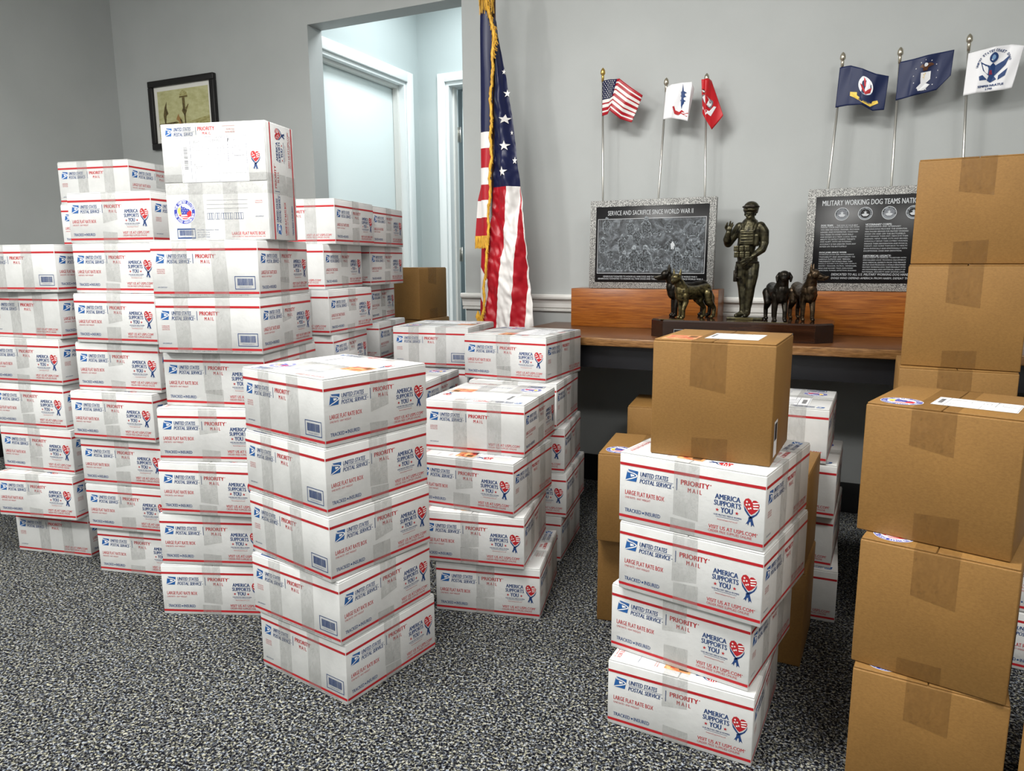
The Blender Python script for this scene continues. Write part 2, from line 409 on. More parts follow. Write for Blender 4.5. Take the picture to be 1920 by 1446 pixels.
def side_B1(S):
    stripes(S); logo_row(S, .92); qr_caption(S); barcode(S, .775, .63, .965, .86)
    S.text('For Domestic shipments, the maximum weight is 70 lbs. For international shipments, the maximum weight is 20 lbs.', .16, .95, .90, .972, 'print_black', .0)
def side_B2(S): stripes(S); logo_row(S); qr_caption(S); visit(S)
def top_print(S):
    eagle(S, .045, .035, .115, .105)
    S.text('UNITED STATES', .13, .035, .30, .065, 'print_blue', .02, .22); S.rect(.13, .072, .33, .074, 'print_blue')
    S.text('POSTAL SERVICE', .13, .08, .32, .108, 'print_blue', .02, .22); S.rect(.345, .035, .349, .10, 'print_blue')
    S.text('PRIORITY', .365, .035, .53, .067, 'print_red', .025); S.text('M A I L', .41, .078, .49, .102, 'print_red', .03)
    S.rect(.60, .035, .74, .037, 'print_red'); S.rect(.68, .12, .75, .122, 'print_red')
    S.text('PRESS FIRMLY TO SEAL', .64, .06, .72, .07, 'print_red', 0); S.text('MILITARY MAIL ONLY', .63, .08, .73, .092, 'print_red', 0)
    heart(S, .855, .25, .945, .41)
    for k in range(3): S.rect(.40, .655+.035*k, .80, .6575+.035*k, 'print_grey')
    x = .40
    for n in (3, 2, 5, 4):
        for k in range(n): S.frame(x+.022*k, .765, x+.022*(k+1), .82, .0025, .0025, 'print_blue')
        x += .022*n+.014
    qt = lambda t, a, b, c, d: S.text(t, a, b, c, d, 'print_red', 0)
    qt('SCHEDULE FREE', .87, .662, .94, .671); qt('PACKAGE PICKUP', .87, .678, .94, .687); S.text('USPS.COM/PICKUP', .865, .795, .945, .804, 'print_blue', 0)
    barcode(S, .09, .895, .27, .985, 'print_blue', True, 5)
    for k, t in enumerate(('MILI-FRB  September 2022', 'ID: 12 x 12 x 5 1/2', 'OD: 12.25 x 12.25 x 6', 'ODCU.FT: 0.521')):
        S.text(t, .29, .905+.02*k, .41+(.09 if k == 0 else 0), .917+.02*k, 'print_blue', 0)
    S.text('LARGE FLAT RATE BOX', .63, .93, .95, .957, 'print_red', .01); S.text('FOR DOMESTIC AND INTERNATIONAL USE', .63, .966, .95, .976, 'print_red', 0)

# ------------------------------------------------------------------ the white shipping box
HW, BW, BH, STEP = .1555, .311, .1530, .15385
def face(fn): return fn
SIDES = {'B1': lambda u, v, l: (-HW-l, HW-u*BW, BH*(1-v)), 'A': lambda u, v, l: (-HW+u*BW, -HW-l, BH*(1-v)),
         'B2': lambda u, v, l: (HW+l, -HW+u*BW, BH*(1-v)), 'A2': lambda u, v, l: (HW-u*BW, HW+l, BH*(1-v)),
         'TOP': lambda u, v, l: (HW-v*BW, HW-u*BW, BH+l)}
def white_box_mesh(seed):
    mb = MB(); rnd = random.Random(seed)
    mb.rbox(-HW, HW, -HW, HW, 0, BH-.0030, 'white_card', .0022, 2)
    e = .0014
    mb.rbox(-HW+e, -.0011, -HW+e, HW-e, BH-.0031, BH, 'white_card', .0010, 2)
    mb.rbox(.0011, HW-e, -HW+e, HW-e, BH-.0031, BH, 'white_card', .0010, 2)
    side_A(Sheet(mb, SIDES['A'])); side_A(Sheet(mb, SIDES['A2'])); side_B1(Sheet(mb, SIDES['B1'])); side_B2(Sheet(mb, SIDES['B2'])); top_print(Sheet(mb, SIDES['TOP']))
    return mb.mesh('shipping_box')
def tape_mesh(kind, seed, hx=HW, hy=HW, H=BH, W=None, mat='clear_tape'):
    """a strip of packing tape with a little crumple, following the box"""
    rnd = random.Random(seed); mb = MB(); L = .0004
    if kind == 'seam_top':      # along y over the top, down the two y faces
        w = .027 if W is None else W; c = rnd.uniform(-.008, .008); d1 = H*rnd.uniform(.42, .78); d2 = H*rnd.uniform(.42, .7)
        path = [(hy+L, H-d2), (hy+L, H+L), (-hy-L, H+L), (-hy-L, H-d1)]
        rows = [[(c-w, y, z), (c+w, y, z)] for y, z in path]
        sk = rnd.uniform(-.006, .006); rows[-1][0] = (c-w, -hy-L, H-d1+sk); rows[-1][1] = (c+w, -hy-L, H-d1-sk)
    elif kind in ('seam_bottom', 'seam_bottom_far'):
        w = .027 if W is None else W; c = rnd.uniform(-.010, .010); d = H*rnd.uniform(.18, .40); g = 1 if kind == 'seam_bottom' else -1
        rows = [[(c-w*g, -g*(hy+L*1.3), d), (c+w*g, -g*(hy+L*1.3), d*rnd.uniform(.85, 1.1))], [(c-w*g, -g*(hy+L*1.3), .001), (c+w*g, -g*(hy+L*1.3), .001)]]
    else:                        # wrap over the top along x and down both x faces
        w = .022; yy = {'wrap_left': .07, 'wrap_right': -.045}[kind] + rnd.uniform(-.012, .012); t = rnd.uniform(-.006, .006)
        rows = [[(hx+L, yy-w, .001), (hx+L, yy+w, .001)], [(hx+L, yy-w, H+L), (hx+L, yy+w, H+L)], [(-hx-L, yy-w+t, H+L), (-hx-L, yy+w+t, H+L)], [(-hx-L, yy-w, .001), (-hx-L, yy+w, .001)]]
    vs = [p for r in rows for p in r]; mb.add(vs, [(2*i, 2*i+1, 2*i+3, 2*i+2) for i in range(len(rows)-1)], mat)
    return mb.mesh('packing_tape')
def paper(mb, fn, W, H, mat='label_paper'):
    mb.add([fn(0, 0, .00045), fn(1, 0, .00045), fn(1, 1, .00045), fn(0, 1, .00045)], [(0, 3, 2, 1)], mat)
def customs_print(S):
    S.frame(.01, .01, .99, .99, .006, .008, 'print_grey', .00055)
    rnd = random.Random(4); v = .20
    while v < .74:      # the tall bar code on the left edge
        h = rnd.choice((.004, .008, .012)); S.rect(.045, v, .105, v+h, 'print_black', .00055); v += h+rnd.choice((.005, .009))
    S.rect(.145, .01, .152, .99, 'print_grey', .00055); S.rect(.20, .60, .206, .99, 'print_grey', .00055)
    for vv in (.2, .26, .40, .44, .49, .54, .60): S.rect(.145, vv, .99, vv+.007, 'print_grey', .00055)
    for uu, a, b in ((.42, .26, .40), (.56, .26, .40), (.60, .26, .40), (.65, .26, .40), (.71, .01, .60), (.78, .26, .40), (.56, .60, .99)): S.rect(uu, a, uu+.006, b, 'print_grey', .00055)
    S.text('P', .715, .06, .74, .14, 'print_black', .03, 0, .00055)
    for k, (t, a, b, c) in enumerate((('CP 72 CUSTOMS DECLARATION', .45, .025, .68), ('Sender name and address', .43, .07, .60), ('United States Postal Service', .43, .10, .62),
        ('UNITED STATES WAR DOGS', .20, .09, .32), ('ASSOCIATION', .20, .12, .27), ('GIFT', .78, .09, .84), ('Detailed description of contents', .16, .215, .36), ('Weight', .61, .215, .66),
        ('Value US $', .80, .215, .88), ('Snacks, socks, dog treats', .16, .29, .34), ('Total', .85, .31, .90), ('Postage and fees', .80, .42, .95), ('TO', .165, .72, .185), ('MILITARY ADDRESS', .22, .64, .32),
        ('APO AE', .22, .68, .27), ('Overseas Military/Diplomatic Mail', .59, .80, .97))):
        S.text(t, a, b, c, b+.030, 'print_black', .012, 0, .00055)
def orange_print(S):
    for k in range(4): S.rect(.06, .10+.09*k, .62, .145+.09*k, 'sticker_red', .00055)
    S.rect(.66, .10, .92, .45, 'kraft_dark', .00055); S.text('FIRST CLASS MAIL', .08, .62, .92, .78, 'print_red', .02, 0, .00055)
def round_sticker_print(S):
    S.disc(.5, .5, .5, .5, 'label_paper', .00045, 40); S.disc(.5, .5, .485, .485, 'sticker_blue', .0005, 40); S.disc(.5, .5, .34, .34, 'label_paper', .00055, 40)
    S.arc_text('THE UNITED STATES', .5, .5, .412, .412, .26, -78, 78, 'label_paper', .0006)
    S.arc_text('WAR DOGS ASSOCIATION', .5, .5, .412, .412, .24, 262, 98, 'label_paper', .0006, True)
    S.disc(.29, .46, .11, .15, 'yellow', .0006, 20)
    S.poly([(.34, .28), (.38, .20), (.42, .30), (.50, .29), (.60, .36), (.72, .38), (.74, .44), (.62, .52), (.60, .60), (.36, .60), (.33, .48)], 'sticker_blue', .0007)
    for x, y in ((.40, .36), (.50, .36), (.44, .44), (.54, .44), (.40, .52), (.50, .53), (.63, .43)): S.star(x, y, .022, .022, 'label_paper', .0008)
    S.poly([(.60, .52), (.76, .42), (.83, .50), (.80, .66), (.66, .72), (.34, .70), (.20, .62), (.30, .60), (.60, .61)], 'sticker_red', .00065)
    S.poly([(.34, .62), (.60, .62), (.64, .66), (.32, .67)], 'label_paper', .00075); S.poly([(.36, .74), (.66, .75), (.60, .79), (.42, .79)], 'sticker_red', .00065)
def flat_mesh(name, fn, printer, w, h, mat=None):
    mb = MB()
    if mat: paper(mb, fn, w, h, mat)
    printer(Sheet(mb, fn)); return mb.mesh(name)
def topfn(u0, v0, u1, v1, H=BH, hw=HW):
    return lambda u, v, l: (hw-(v0+(v1-v0)*v)*2*hw, hw-(u0+(u1-u0)*u)*2*hw, H+l)
BOXM = white_box_mesh(0)
TAPES = {k: [tape_mesh(k, 10*i+len(k)) for i in range(4)] for k in ('seam_top', 'seam_bottom', 'seam_bottom_far', 'wrap_left', 'wrap_right')}
LABEL_M = flat_mesh('shipping_label', topfn(.185, .115, .83, .50), customs_print, 1, 1, 'label_paper')
ORANGE_M = flat_mesh('orange_sticker', topfn(.70, .44, .93, .62), orange_print, 1, 1, 'orange_label')
ROUND_M = flat_mesh('round_sticker', topfn(.07, .645, .285, .86), round_sticker_print, 1, 1)

STACKS = {
'S1': {0: (-0.424, 1.745, 55.3), 1: (-0.432, 1.736, 55.7), 2: (-0.43, 1.735, 51.5), 3: (-0.434, 1.743, 51.6), 4: (-0.432, 1.748, 51.6)},
'S2': {0: (0.42, 1.526, 61.4), 1: (0.438, 1.552, 54.6), 2: (0.45, 1.526, 53.5), 3: (0.448, 1.532, 53.8)},
'S6': {0: (-1.586, 2.577, 76.1), 1: (-1.6, 2.526, 77.8), 2: (-1.588, 2.557, 73.7), 3: (-1.607, 2.565, 74.3), 4: (-1.598, 2.56, 73.8), 5: (-1.578, 2.572, 71.0), 6: (-1.585, 2.551, 76.4)},
'S4': {0: (-1.195, 2.401, 77.7), 1: (-1.21, 2.39, 77.0), 2: (-1.212, 2.391, 76.4), 3: (-1.222, 2.381, 75.2), 4: (-1.203, 2.404, 75.6), 5: (-1.184, 2.389, 73.4), 6: (-1.185, 2.414, 73.5), 7: (-1.193, 2.426, 74.8)},
'S5': {**{i: (-1.474, 2.905, 77) for i in range(7)}, 7: (-1.482, 2.865, 77.0), 8: (-1.489, 2.885, 75.7)},
'S3': {0: (-0.859, 2.124, 86.4), 1: (-0.848, 2.123, 84.7), 2: (-0.829, 2.112, 81.4), 3: (-0.83, 2.129, 84.5), 4: (-0.803, 2.148, 78.9), 5: (-0.803, 2.127, 80.4), 6: (-0.805, 2.128, 81.5)},
'S7': {0: (-.735, 2.66, 76), 1: (-.730, 2.655, 78), 2: (-.735, 2.65, 75), 3: (-.735, 2.66, 78), 4: (-0.736, 2.64, 80), 5: (-0.722, 2.644, 73.5), 6: (-0.758, 2.686, 77.5), 7: (-0.716, 2.719, 76.0)},
'S8': {0: (-.665, 3.12, 77), 1: (-.67, 3.12, 78), 2: (-.665, 3.115, 75), 3: (-.67, 3.125, 79), 4: (-0.663, 3.13, 78.6), 5: (-0.705, 3.145, 81.2), 6: (-0.667, 3.097, 74.2), 7: (-0.655, 3.063, 76.7)},
'S9f': {0: (-.40, 2.59, 74), 1: (-.398, 2.59, 73), 2: (-.402, 2.595, 75), 3: (-0.395, 2.60, 72.6)},
'S9': {0: (-.275, 2.92, 73), 1: (-.27, 2.92, 74), 2: (-.272, 2.915, 73), 3: (-.27, 2.915, 72), 4: (-0.268, 2.905, 73.2)},
'S11': {0: (-0.041, 2.117, 77.5), 1: (-0.081, 2.116, 76.0), 2: (-0.079, 2.137, 66.8), 3: (-0.06, 2.199, 70.5)},
'S10': {0: (0.062, 2.534, 72.8), 1: (0.078, 2.54, 73.3), 2: (0.066, 2.545, 74.9), 3: (0.048, 2.545, 71.9), 4: (0.044, 2.570, 63.2)},
'S12': {0: (0.83, 2.107, 66.4), 1: (0.835, 2.137, 61.9), 2: (0.82, 2.115, 63.0), 3: (0.794, 2.126, 62.7)},
'S13': {0: (1.429, 1.745, 58), 1: (1.425, 1.745, 57), 2: (1.431, 1.74, 59), 3: (1.428, 1.745, 58)},
}
# which printed side faces front-left:  0 B1, -90 A (then the plain code side), 180 B2 (then A), 90 A (then B1)
TURN = {'S1': [0]*5, 'S2': [-90]*4, 'S6': [180, -90, -90, -90, -90, 180, 0], 'S4': [-90]*8, 'S5': [-90]*8+[180], 'S3': [-90]*5+[0, 0],
        'S7': [180]*8, 'S8': [180]*8, 'S9f': [180]*4, 'S9': [0]*5, 'S11': [-90]*3+[180], 'S10': [-90]*5, 'S12': [180]*4, 'S13': [-90]*4}
WHERE = {'S1': 'in the separate stack nearest the camera', 'S2': 'in the front right stack under the brown cube',
 'S6': 'in the stack at the far left edge', 'S4': 'in the eight-high stack, second from left edge', 'S5': 'in the tallest stack behind, by the left wall',
 'S3': 'in the stack carrying the box on edge', 'S7': 'in the stack right behind the box on edge', 'S8': 'in the stack closest to the doorway',
 'S9f': 'in the low stack hidden behind the nearest stack', 'S9': 'in the low stack in front of the big flag',
 'S11': 'in the leaning stack right of the nearest one', 'S10': 'in the stack at the left end of the desk',
 'S12': 'in the small stack beside the brown towers', 'S13': 'in the stack at the right photo edge'}
def ordinal(i, n):
    if i == n-1: return 'topmost'
    if i == 0: return 'bottom'
    w = ['bottom', 'second', 'third', 'fourth', 'fifth', 'sixth', 'seventh', 'eighth'][i]
    return w + ' from bottom'
def white_box(x, y, z, yaw, turn, label, group, idx, top=False, hidden=False, rx=None):
    o = link('shipping_box', BOXM); tag(o, label, 'box', group)
    if rx is None:
        o.location = (x, y, z); o.rotation_euler = (0, 0, R_(yaw+turn))
    else:
        o.matrix_world = rx
    rnd = random.Random(idx*7+3)
    def child(name, me): c = bpy.data.objects.new(name, me); col.objects.link(c); c.parent = o; return c
    if not hidden:
        child('packing_tape', TAPES['seam_top'][rnd.randrange(4)]); child('packing_tape', TAPES['seam_bottom_far' if turn in (180, 90) else 'seam_bottom'][rnd.randrange(4)])
        child('packing_tape', TAPES['wrap_left'][rnd.randrange(4)]); child('packing_tape', TAPES['wrap_right'][rnd.randrange(4)])
    if top:
        tag(child('shipping_label', LABEL_M), 'white customs form'); tag(child('round_sticker', ROUND_M), 'round blue and red dog head sticker')
        if rx is None: tag(child('orange_sticker', ORANGE_M), 'orange and red sticker')
    return o
_i = 0
for sn, st_ in STACKS.items():
    n = len(st_)
    for i, (x, y, a) in st_.items():
        _i += 1
        hid = (sn == 'S5' and i < 7) or (sn in ('S7', 'S8') and i < 4) or (sn in ('S9', 'S9f') and i < 3)
        white_box(x, y, i*STEP, a, TURN[sn][i], 'white striped box, %s %s' % (ordinal(i, n), WHERE[sn]), 'white mailing boxes ' + WHERE[sn],
                  _i, top=(sn in ('S1', 'S2', 'S11', 'S10', 'S9', 'S12', 'S9f') and (i == n-1 or sn in ('S2', 'S11', 'S12'))), hidden=hid)
# the box standing on edge
ex, ey, ez, ea = -0.7897, 2.1072, 7*STEP, R_(78.6)
Mx = Matrix.Translation((ex, ey, ez)) @ Matrix.Rotation(ea, 4, 'Z') @ Matrix.Translation((BH/2, 0, HW)) @ Matrix.Rotation(R_(-90), 4, 'Y')
white_box(0, 0, 0, 0, 0, 'white mailing box standing on its edge, showing a large customs form and round sticker', 'white mailing boxes in the tall stack that carries the box on edge', 99, top=True, rx=Mx)

# ------------------------------------------------------------------ brown cartons
def kraft_mesh(w, h):
    mb = MB(); hw = w/2; t = .0035
    mb.rbox(-hw, hw, -hw, hw, 0, h-t, 'kraft_card', .0025, 2)
    mb.rbox(-hw+.003, hw-.003, -hw+.0015, -.0010, h-t-.0001, h, 'kraft_card', .0011, 2)
    mb.rbox(-hw+.003, hw-.003, .0010, hw-.0015, h-t-.0001, h, 'kraft_card', .0011, 2)
    return mb.mesh('brown_carton')
def kraft_tape(w, h, kind, seed):
    rnd = random.Random(seed); mb = MB(); hw = w/2; L = .0004; tw = .036; c = rnd.uniform(-.012, .012)
    if kind == 'top': # seam along x, ends down both x faces
        d = h*rnd.uniform(.28, .40); p = [(-hw-L, h-d), (-hw-L, h+L), (hw+L, h+L), (hw+L, h-d)]
        rows = [[(x, c-tw, z), (x, c+tw, z)] for x, z in p]
        rows[0][0] = (rows[0][0][0], rows[0][0][1], rows[0][0][2]-.012)
    else:
        d = h*rnd.uniform(.14, .28); rows = [[(-hw-L, c-tw, .001), (-hw-L, c+tw, .001)], [(-hw-L, c-tw, d), (-hw-L, c+tw, d*.93)]]
    mb.add([q for r in rows for q in r], [(2*i, 2*i+1, 2*i+3, 2*i+2) for i in range(len(rows)-1)], 'brown_tape')
    return mb.mesh('packing_tape')
KR = {}
def carton(x, y, z, yaw, label, group=None, w=.25, h=.25, seed=0, labelled=False, turn=0):
    k = (w, h)
    if k not in KR: KR[k] = kraft_mesh(w, h)
    o = link('brown_carton', KR[k]); o.location = (x, y, z); o.rotation_euler = (0, 0, R_(yaw+turn)); tag(o, label, 'box', group)
    for kd in ('top', 'bottom'):
        c = link('packing_tape', kraft_tape(w, h, kd, seed*3+len(kd)), o)
    if labelled:
        hw = w/2
        c = link('shipping_label', flat_mesh('shipping_label', topfn(.38, .42, .92, .78, h, hw), customs_print, 1, 1, 'label_paper'), o); tag(c, 'white address label')
        c = link('round_sticker', flat_mesh('round_sticker', topfn(.05, .66, .34, .95, h, hw), round_sticker_print, 1, 1), o); tag(c, 'round blue and white dog head sticker')
    return o
g1 = 'brown cartons in the front right tower'; g2 = 'brown cartons in the tall tower against the desk'
c_ = carton(.4553, 1.5323, 4*STEP, 62.0, 'plain brown cardboard cube on top of the front right white stack', None, .242, .242, 1)
tag(link('shipping_label', flat_mesh('shipping_label', topfn(.38, .30, .82, .78, .242, .121), customs_print, 1, 1, 'label_paper'), c_), 'white address label')
tag(link('red_sticker', flat_mesh('red_sticker', topfn(.05, .62, .33, .95, .242, .121), orange_print, 1, 1, 'orange_label'), c_), 'red and cream printed sticker')
mb = MB(); mb.add([(-.095, -.1216, .012), (-.055, -.1216, .012), (-.055, -.1216, .085), (-.095, -.1216, .085)], [(0, 1, 2, 3)], 'label_paper')
for k in range(9): mb.box(-.09+.0035*k, -.088+.0035*k, -.1219, -.1217, .045, .08, 'print_black')
link('barcode_label', mb.mesh('barcode_label'), c_)
carton(.8213, 1.3108, 0, 58.7, 'large brown carton at the bottom of the front right tower, cut by the photo edge', g1, seed=2, labelled=True)
carton(.8304, 1.3145, .251, 52.5, 'brown carton in the middle of the front right tower', g1, seed=3, labelled=True)
carton(.8433, 1.3450, .502, 48.5, 'brown carton topmost of the front right tower with address label and round sticker', g1, seed=4, labelled=True)
for i, (x, y, a, l) in enumerate(((1.142, 1.850, 62, 'bottom'), (1.145, 1.848, 60, 'second from bottom'), (1.1329, 1.8394, 64.0, 'third from bottom'), (1.1542, 1.8469, 57.4, 'second from top'), (1.1628, 1.8706, 60.8, 'topmost'))):
    carton(x, y, i*.251, a, 'brown carton, %s of the tall brown tower in front of the right plaque' % l, g2, seed=5+i)
carton(1.055, 1.149, 0, 52, 'brown carton on the floor at the lower right corner', None, seed=11)
carton(1.055, 1.149, .251, 52, 'low brown carton lying on the one at the lower right corner', None, h=.13, seed=12)
g3 = 'brown cartons left of the front right white stack'
carton(.3949, 2.0176, 0, 73.9, 'brown carton on the carpet left of the front right white stack', g3, seed=13)
carton(.3919, 1.9814, .251, 71.0, 'brown carton with round sticker, upper one left of the front right white stack', g3, seed=14, labelled=True)
g4 = 'brown cartons under the desk'
carton(.573, 2.62, 0, 72, 'brown carton on the floor under the desk, mostly hidden', g4, seed=15)
carton(.5733, 2.6193, .251, 71.1, 'brown carton under the desk, upper one behind the front right stack', g4, seed=16)
g5 = 'brown cartons right behind the front right white stack'
carton(.6716, 1.8474, 0, 62.2, 'brown carton on the carpet just behind the right side of the front right stack', g5, seed=17, labelled=True)
carton(.668, 1.853, .251, 61.0, 'brown carton squeezed between front right stack and small white stack behind', g5, seed=18)
g6 = 'brown cartons in the doorway'
kx, ky = -.4956, 3.6268
for i in range(3): carton(kx+.01*i, ky-.006*i, i*.2467, 66+i*3, 'brown carton in the doorway pile, %s, mostly hidden' % ('bottom', 'middle', 'third from floor')[i], g6, h=.246, seed=20+i)
carton(kx, ky, .7402, 63.7+90, 'brown carton seen in the doorway beside the white stacks, topmost of its pile', g6, h=.246, seed=25)

# ------------------------------------------------------------------ the room (room coordinates, turned by YAW)
OPL, OPR, OPZ, WTH = -2.60, -1.706, 2.205, .110
mb = MB(); mb.box(S_LEFT-.2, S_RIGHT+.2, T_BACK-.2, 6.2, -.06, 0, 'carpet'); room(mb, 'floor')
mb = MB(); mb.box(S_LEFT-.2, S_RIGHT+.2, T_BACK-.2, 6.2, Z_CEIL, Z_CEIL+.08, 'ceiling_paint'); room(mb, 'ceiling')
mb = MB()
mb.box(S_LEFT-.1, OPL, T_WALL, T_WALL+WTH, 0, Z_CEIL, 'wall_paint'); mb.box(OPR, S_RIGHT+.1, T_WALL, T_WALL+WTH, 0, Z_CEIL, 'wall_paint')
mb.box(OPL, OPR, T_WALL, T_WALL+WTH, OPZ, Z_CEIL, 'wall_paint'); room(mb, 'wall_far')
mb = MB(); mb.box(S_LEFT-.1, S_LEFT, T_BACK, T_WALL, 0, Z_CEIL, 'wall_paint'); room(mb, 'wall_left')
mb = MB(); mb.box(S_RIGHT, S_RIGHT+.1, T_BACK, T_WALL, 0, Z_CEIL, 'wall_paint'); room(mb, 'wall_right')
mb = MB(); mb.box(S_LEFT-.1, S_RIGHT+.1, T_BACK-.1, T_BACK, 0, Z_CEIL, 'wall_paint'); room(mb, 'wall_near')
def baseboard(name, x0, x1, y0, y1):
    mb = MB(); mb.rbox(x0, x1, y0, y1, 0, .125, 'baseboard_black', .003, 2); room(mb, name)
baseboard('baseboard_far', OPR+.002, S_RIGHT-.001, T_WALL-.012, T_WALL); baseboard('baseboard_far', S_LEFT+.001, OPL-.002, T_WALL-.012, T_WALL)
baseboard('baseboard_left', S_LEFT, S_LEFT+.012, T_BACK+.01, T_WALL-.013)
# chair rail: stepped profile, returned at the opening
prof = [(0, .786), (.010, .786), (.012, .794), (.006, .796), (.006, .800), (.013, .803), (.015, .822), (.022, .838), (.032, .843), (.035, .851), (.034, .860), (.028, .864), (0, .864)]
def rail(x0, x1):
    mb = MB(); n = len(prof)
    vs = [(x0, T_WALL-d, z) for d, z in prof] + [(x1, T_WALL-d, z) for d, z in prof]
    mb.add(vs, [(i, i+1, n+i+1, n+i) for i in range(n-1)] + [tuple(range(n))[::-1], tuple(range(n, 2*n))], 'trim_paint'); room(mb, 'trim_1')
rail(OPR-.012, S_RIGHT-.001)

# hall beyond the opening
HL, HT = -2.62, 4.206
D1a, D1b, DH = 3.16, 4.062, 2.122      # first door opening in the hall's left wall (inside the casing)
mb = MB()
mb.box(HL-.12, HL, T_WALL+WTH+.001, D1a, 0, Z_CEIL, 'hall_paint') if D1a > T_WALL+WTH+.01 else None
mb.box(HL-.12, HL, D1b, HT+.12, 0, Z_CEIL, 'hall_paint'); mb.box(HL-.12, HL, T_WALL+WTH+.001, D1b, DH, Z_CEIL, 'hall_paint'); room(mb, 'wall_hall_left')
D2a, D2b = -2.416, -1.60
mb = MB(); mb.box(HL, D2a, HT, HT+.12, 0, Z_CEIL, 'hall_paint'); mb.box(D2a, D2b, HT, HT+.12, 2.131, Z_CEIL, 'hall_paint'); mb.box(D2b, -1.1, HT, HT+.12, 0, Z_CEIL, 'hall_paint'); room(mb, 'wall_hall_far')
mb = MB(); mb.box(-1.2, -1.1, T_WALL+WTH+.001, HT-.001, 0, Z_CEIL, 'hall_paint'); room(mb, 'wall_hall_right')
# room beyond the second door
mb = MB(); mb.box(-3.4, -.6, 6.05, 6.15, 0, Z_CEIL, 'hall_paint'); room(mb, 'wall_far_room')
mb = MB(); mb.box(-3.4, -3.3, HT+.121, 6.05, 0, Z_CEIL, 'hall_paint'); mb.box(-.7, -.6, HT+.121, 6.05, 0, Z_CEIL, 'hall_paint'); room(mb, 'wall_far_room_side')
# casing 1 (on the hall's left wall), stepped
def casing1():
    mb = MB(); w = .061
    for (a, b, z0, z1) in ((D1b, D1b+w, 0, DH+w), (T_WALL+WTH+.002, D1b, DH, DH+w)):
        mb.rbox(HL, HL+.018, a, b, z0, z1, 'white_trim', .003)
    # jamb and stop
    mb.box(HL-.12, HL, D1b-.02, D1b, 0, DH, 'white_trim'); mb.box(HL-.12, HL, T_WALL+WTH+.002, D1b-.02, DH-.02, DH, 'white_trim')
    mb.box(HL-.075, HL-.04, D1b-.038, D1b-.02, 0, DH-.02, 'trim_paint'); mb.box(HL-.075, HL-.04, T_WALL+WTH+.002, D1b-.038, DH-.038, DH-.02, 'trim_paint')
    room(mb, 'trim_2')
casing1()
mb = MB(); mb.rbox(HL-.116, HL-.078, T_WALL+WTH+.01, D1b-.024, .008, DH-.024, 'door_white', .002); room(mb, 'door_1')
def casing2():
    mb = MB(); w = .052
    mb.rbox(D2a-w, D2a, HT-.018, HT, 0, 2.131+w, 'white_trim', .003); mb.rbox(D2a, D2b+w, HT-.018, HT, 2.131, 2.131+w, 'white_trim', .003)
    mb.rbox(D2b, D2b+w, HT-.018, HT, 0, 2.131, 'white_trim', .003)
    mb.box(D2a, D2a+.022, HT, HT+.12, 0, 2.131, 'white_trim'); mb.box(D2a+.022, D2b, HT, HT+.12, 2.109, 2.131, 'white_trim')
    mb.box(D2a+.022, D2a+.034, HT+.05, HT+.085, 0, 2.109, 'trim_paint'); mb.box(D2b-.022, D2b, HT, HT+.12, 0, 2.109, 'white_trim')
    room(mb, 'trim_3')
casing2()
# second door stands open into the far room, hinged at the left jamb; its dark hinge gap and hinges show
dr = MB(); M_ = Matrix.Translation((D2a+.040, HT+.125, 0)) @ Matrix.Rotation(R_(78), 4, 'Z')
dr.rbox(0.012, .78, -.040, 0, .01, 2.10, 'door_white', .002, 2, M_); d2 = room(dr, 'door_2')
for z in (.32, 1.06, 1.83):
    h = MB(); h.box(D2a+.022, D2a+.026, HT+.088, HT+.122, z-.045, z+.045, 'brushed_metal'); h.tube([(D2a+.032, HT+.126, z-.048), (D2a+.032, HT+.126, z+.048)], .006, 'brushed_metal', 10)
    ho = h.build('hinge', d2)

# ------------------------------------------------------------------ ceiling lamps as fixtures
for (s, t, w, d) in ((-1.10, 1.0, 1.2, .6), (.95, .5, 1.2, .6), (-1.10, -1.3, 1.2, .6), (.95, -1.3, 1.2, .6)):
    mb = MB(); x0, x1, y0, y1 = s-w/2, s+w/2, t-d/2, t+d/2
    for a in ((x0, x1, y0, y0+.02), (x0, x1, y1-.02, y1), (x0, x0+.02, y0+.02, y1-.02), (x1-.02, x1, y0+.02, y1-.02)): mb.box(a[0], a[1], a[2], a[3], Z_CEIL-.05, Z_CEIL-.0005, 'white_trim')
    o = mb.build('ceiling_light'); o.rotation_euler = (0, 0, YAW); tag(o, 'white rectangular ceiling light frame above the room, outside the photo', 'light', 'ceiling lights')

def rthing(name, label, cat, s, t, z, group=None): return thing(name, label, cat, wld(s, t, z), YAW, group)

# ------------------------------------------------------------------ desk
DZ = .738; DF, DL, DR = 2.525, -1.232, 1.05
desk = rthing('desk', 'long brown wood grain desk with black frame against the far wall', 'desk', 0, 0, 0)
mb = MB(); mb.rbox(DL, DR, DF+.004, T_WALL-.014, DZ-.030, DZ, 'desk_wood', .002); mb.build('desk_top', desk)
mb = MB(); mb.rbox(DL, DR, DF-.004, DF+.005, DZ-.0305, DZ-.0005, 'desk_edge', .003); tag(mb.build('edge_band', desk), 'worn lighter wood edge')
mb = MB(); mb.box(DL+.03, DR-.03, DF+.03, DF+.055, DZ-.115, DZ-.0302, 'black_metal'); mb.build('apron', desk)
for x in (DL+.03, .62, DR-.06):
    mb = MB(); mb.rbox(x, x+.03, DF+.06, T_WALL-.05, 0, DZ-.0302, 'black_metal', .002); mb.build('side_panel' if x != .62 else 'support_panel', desk)

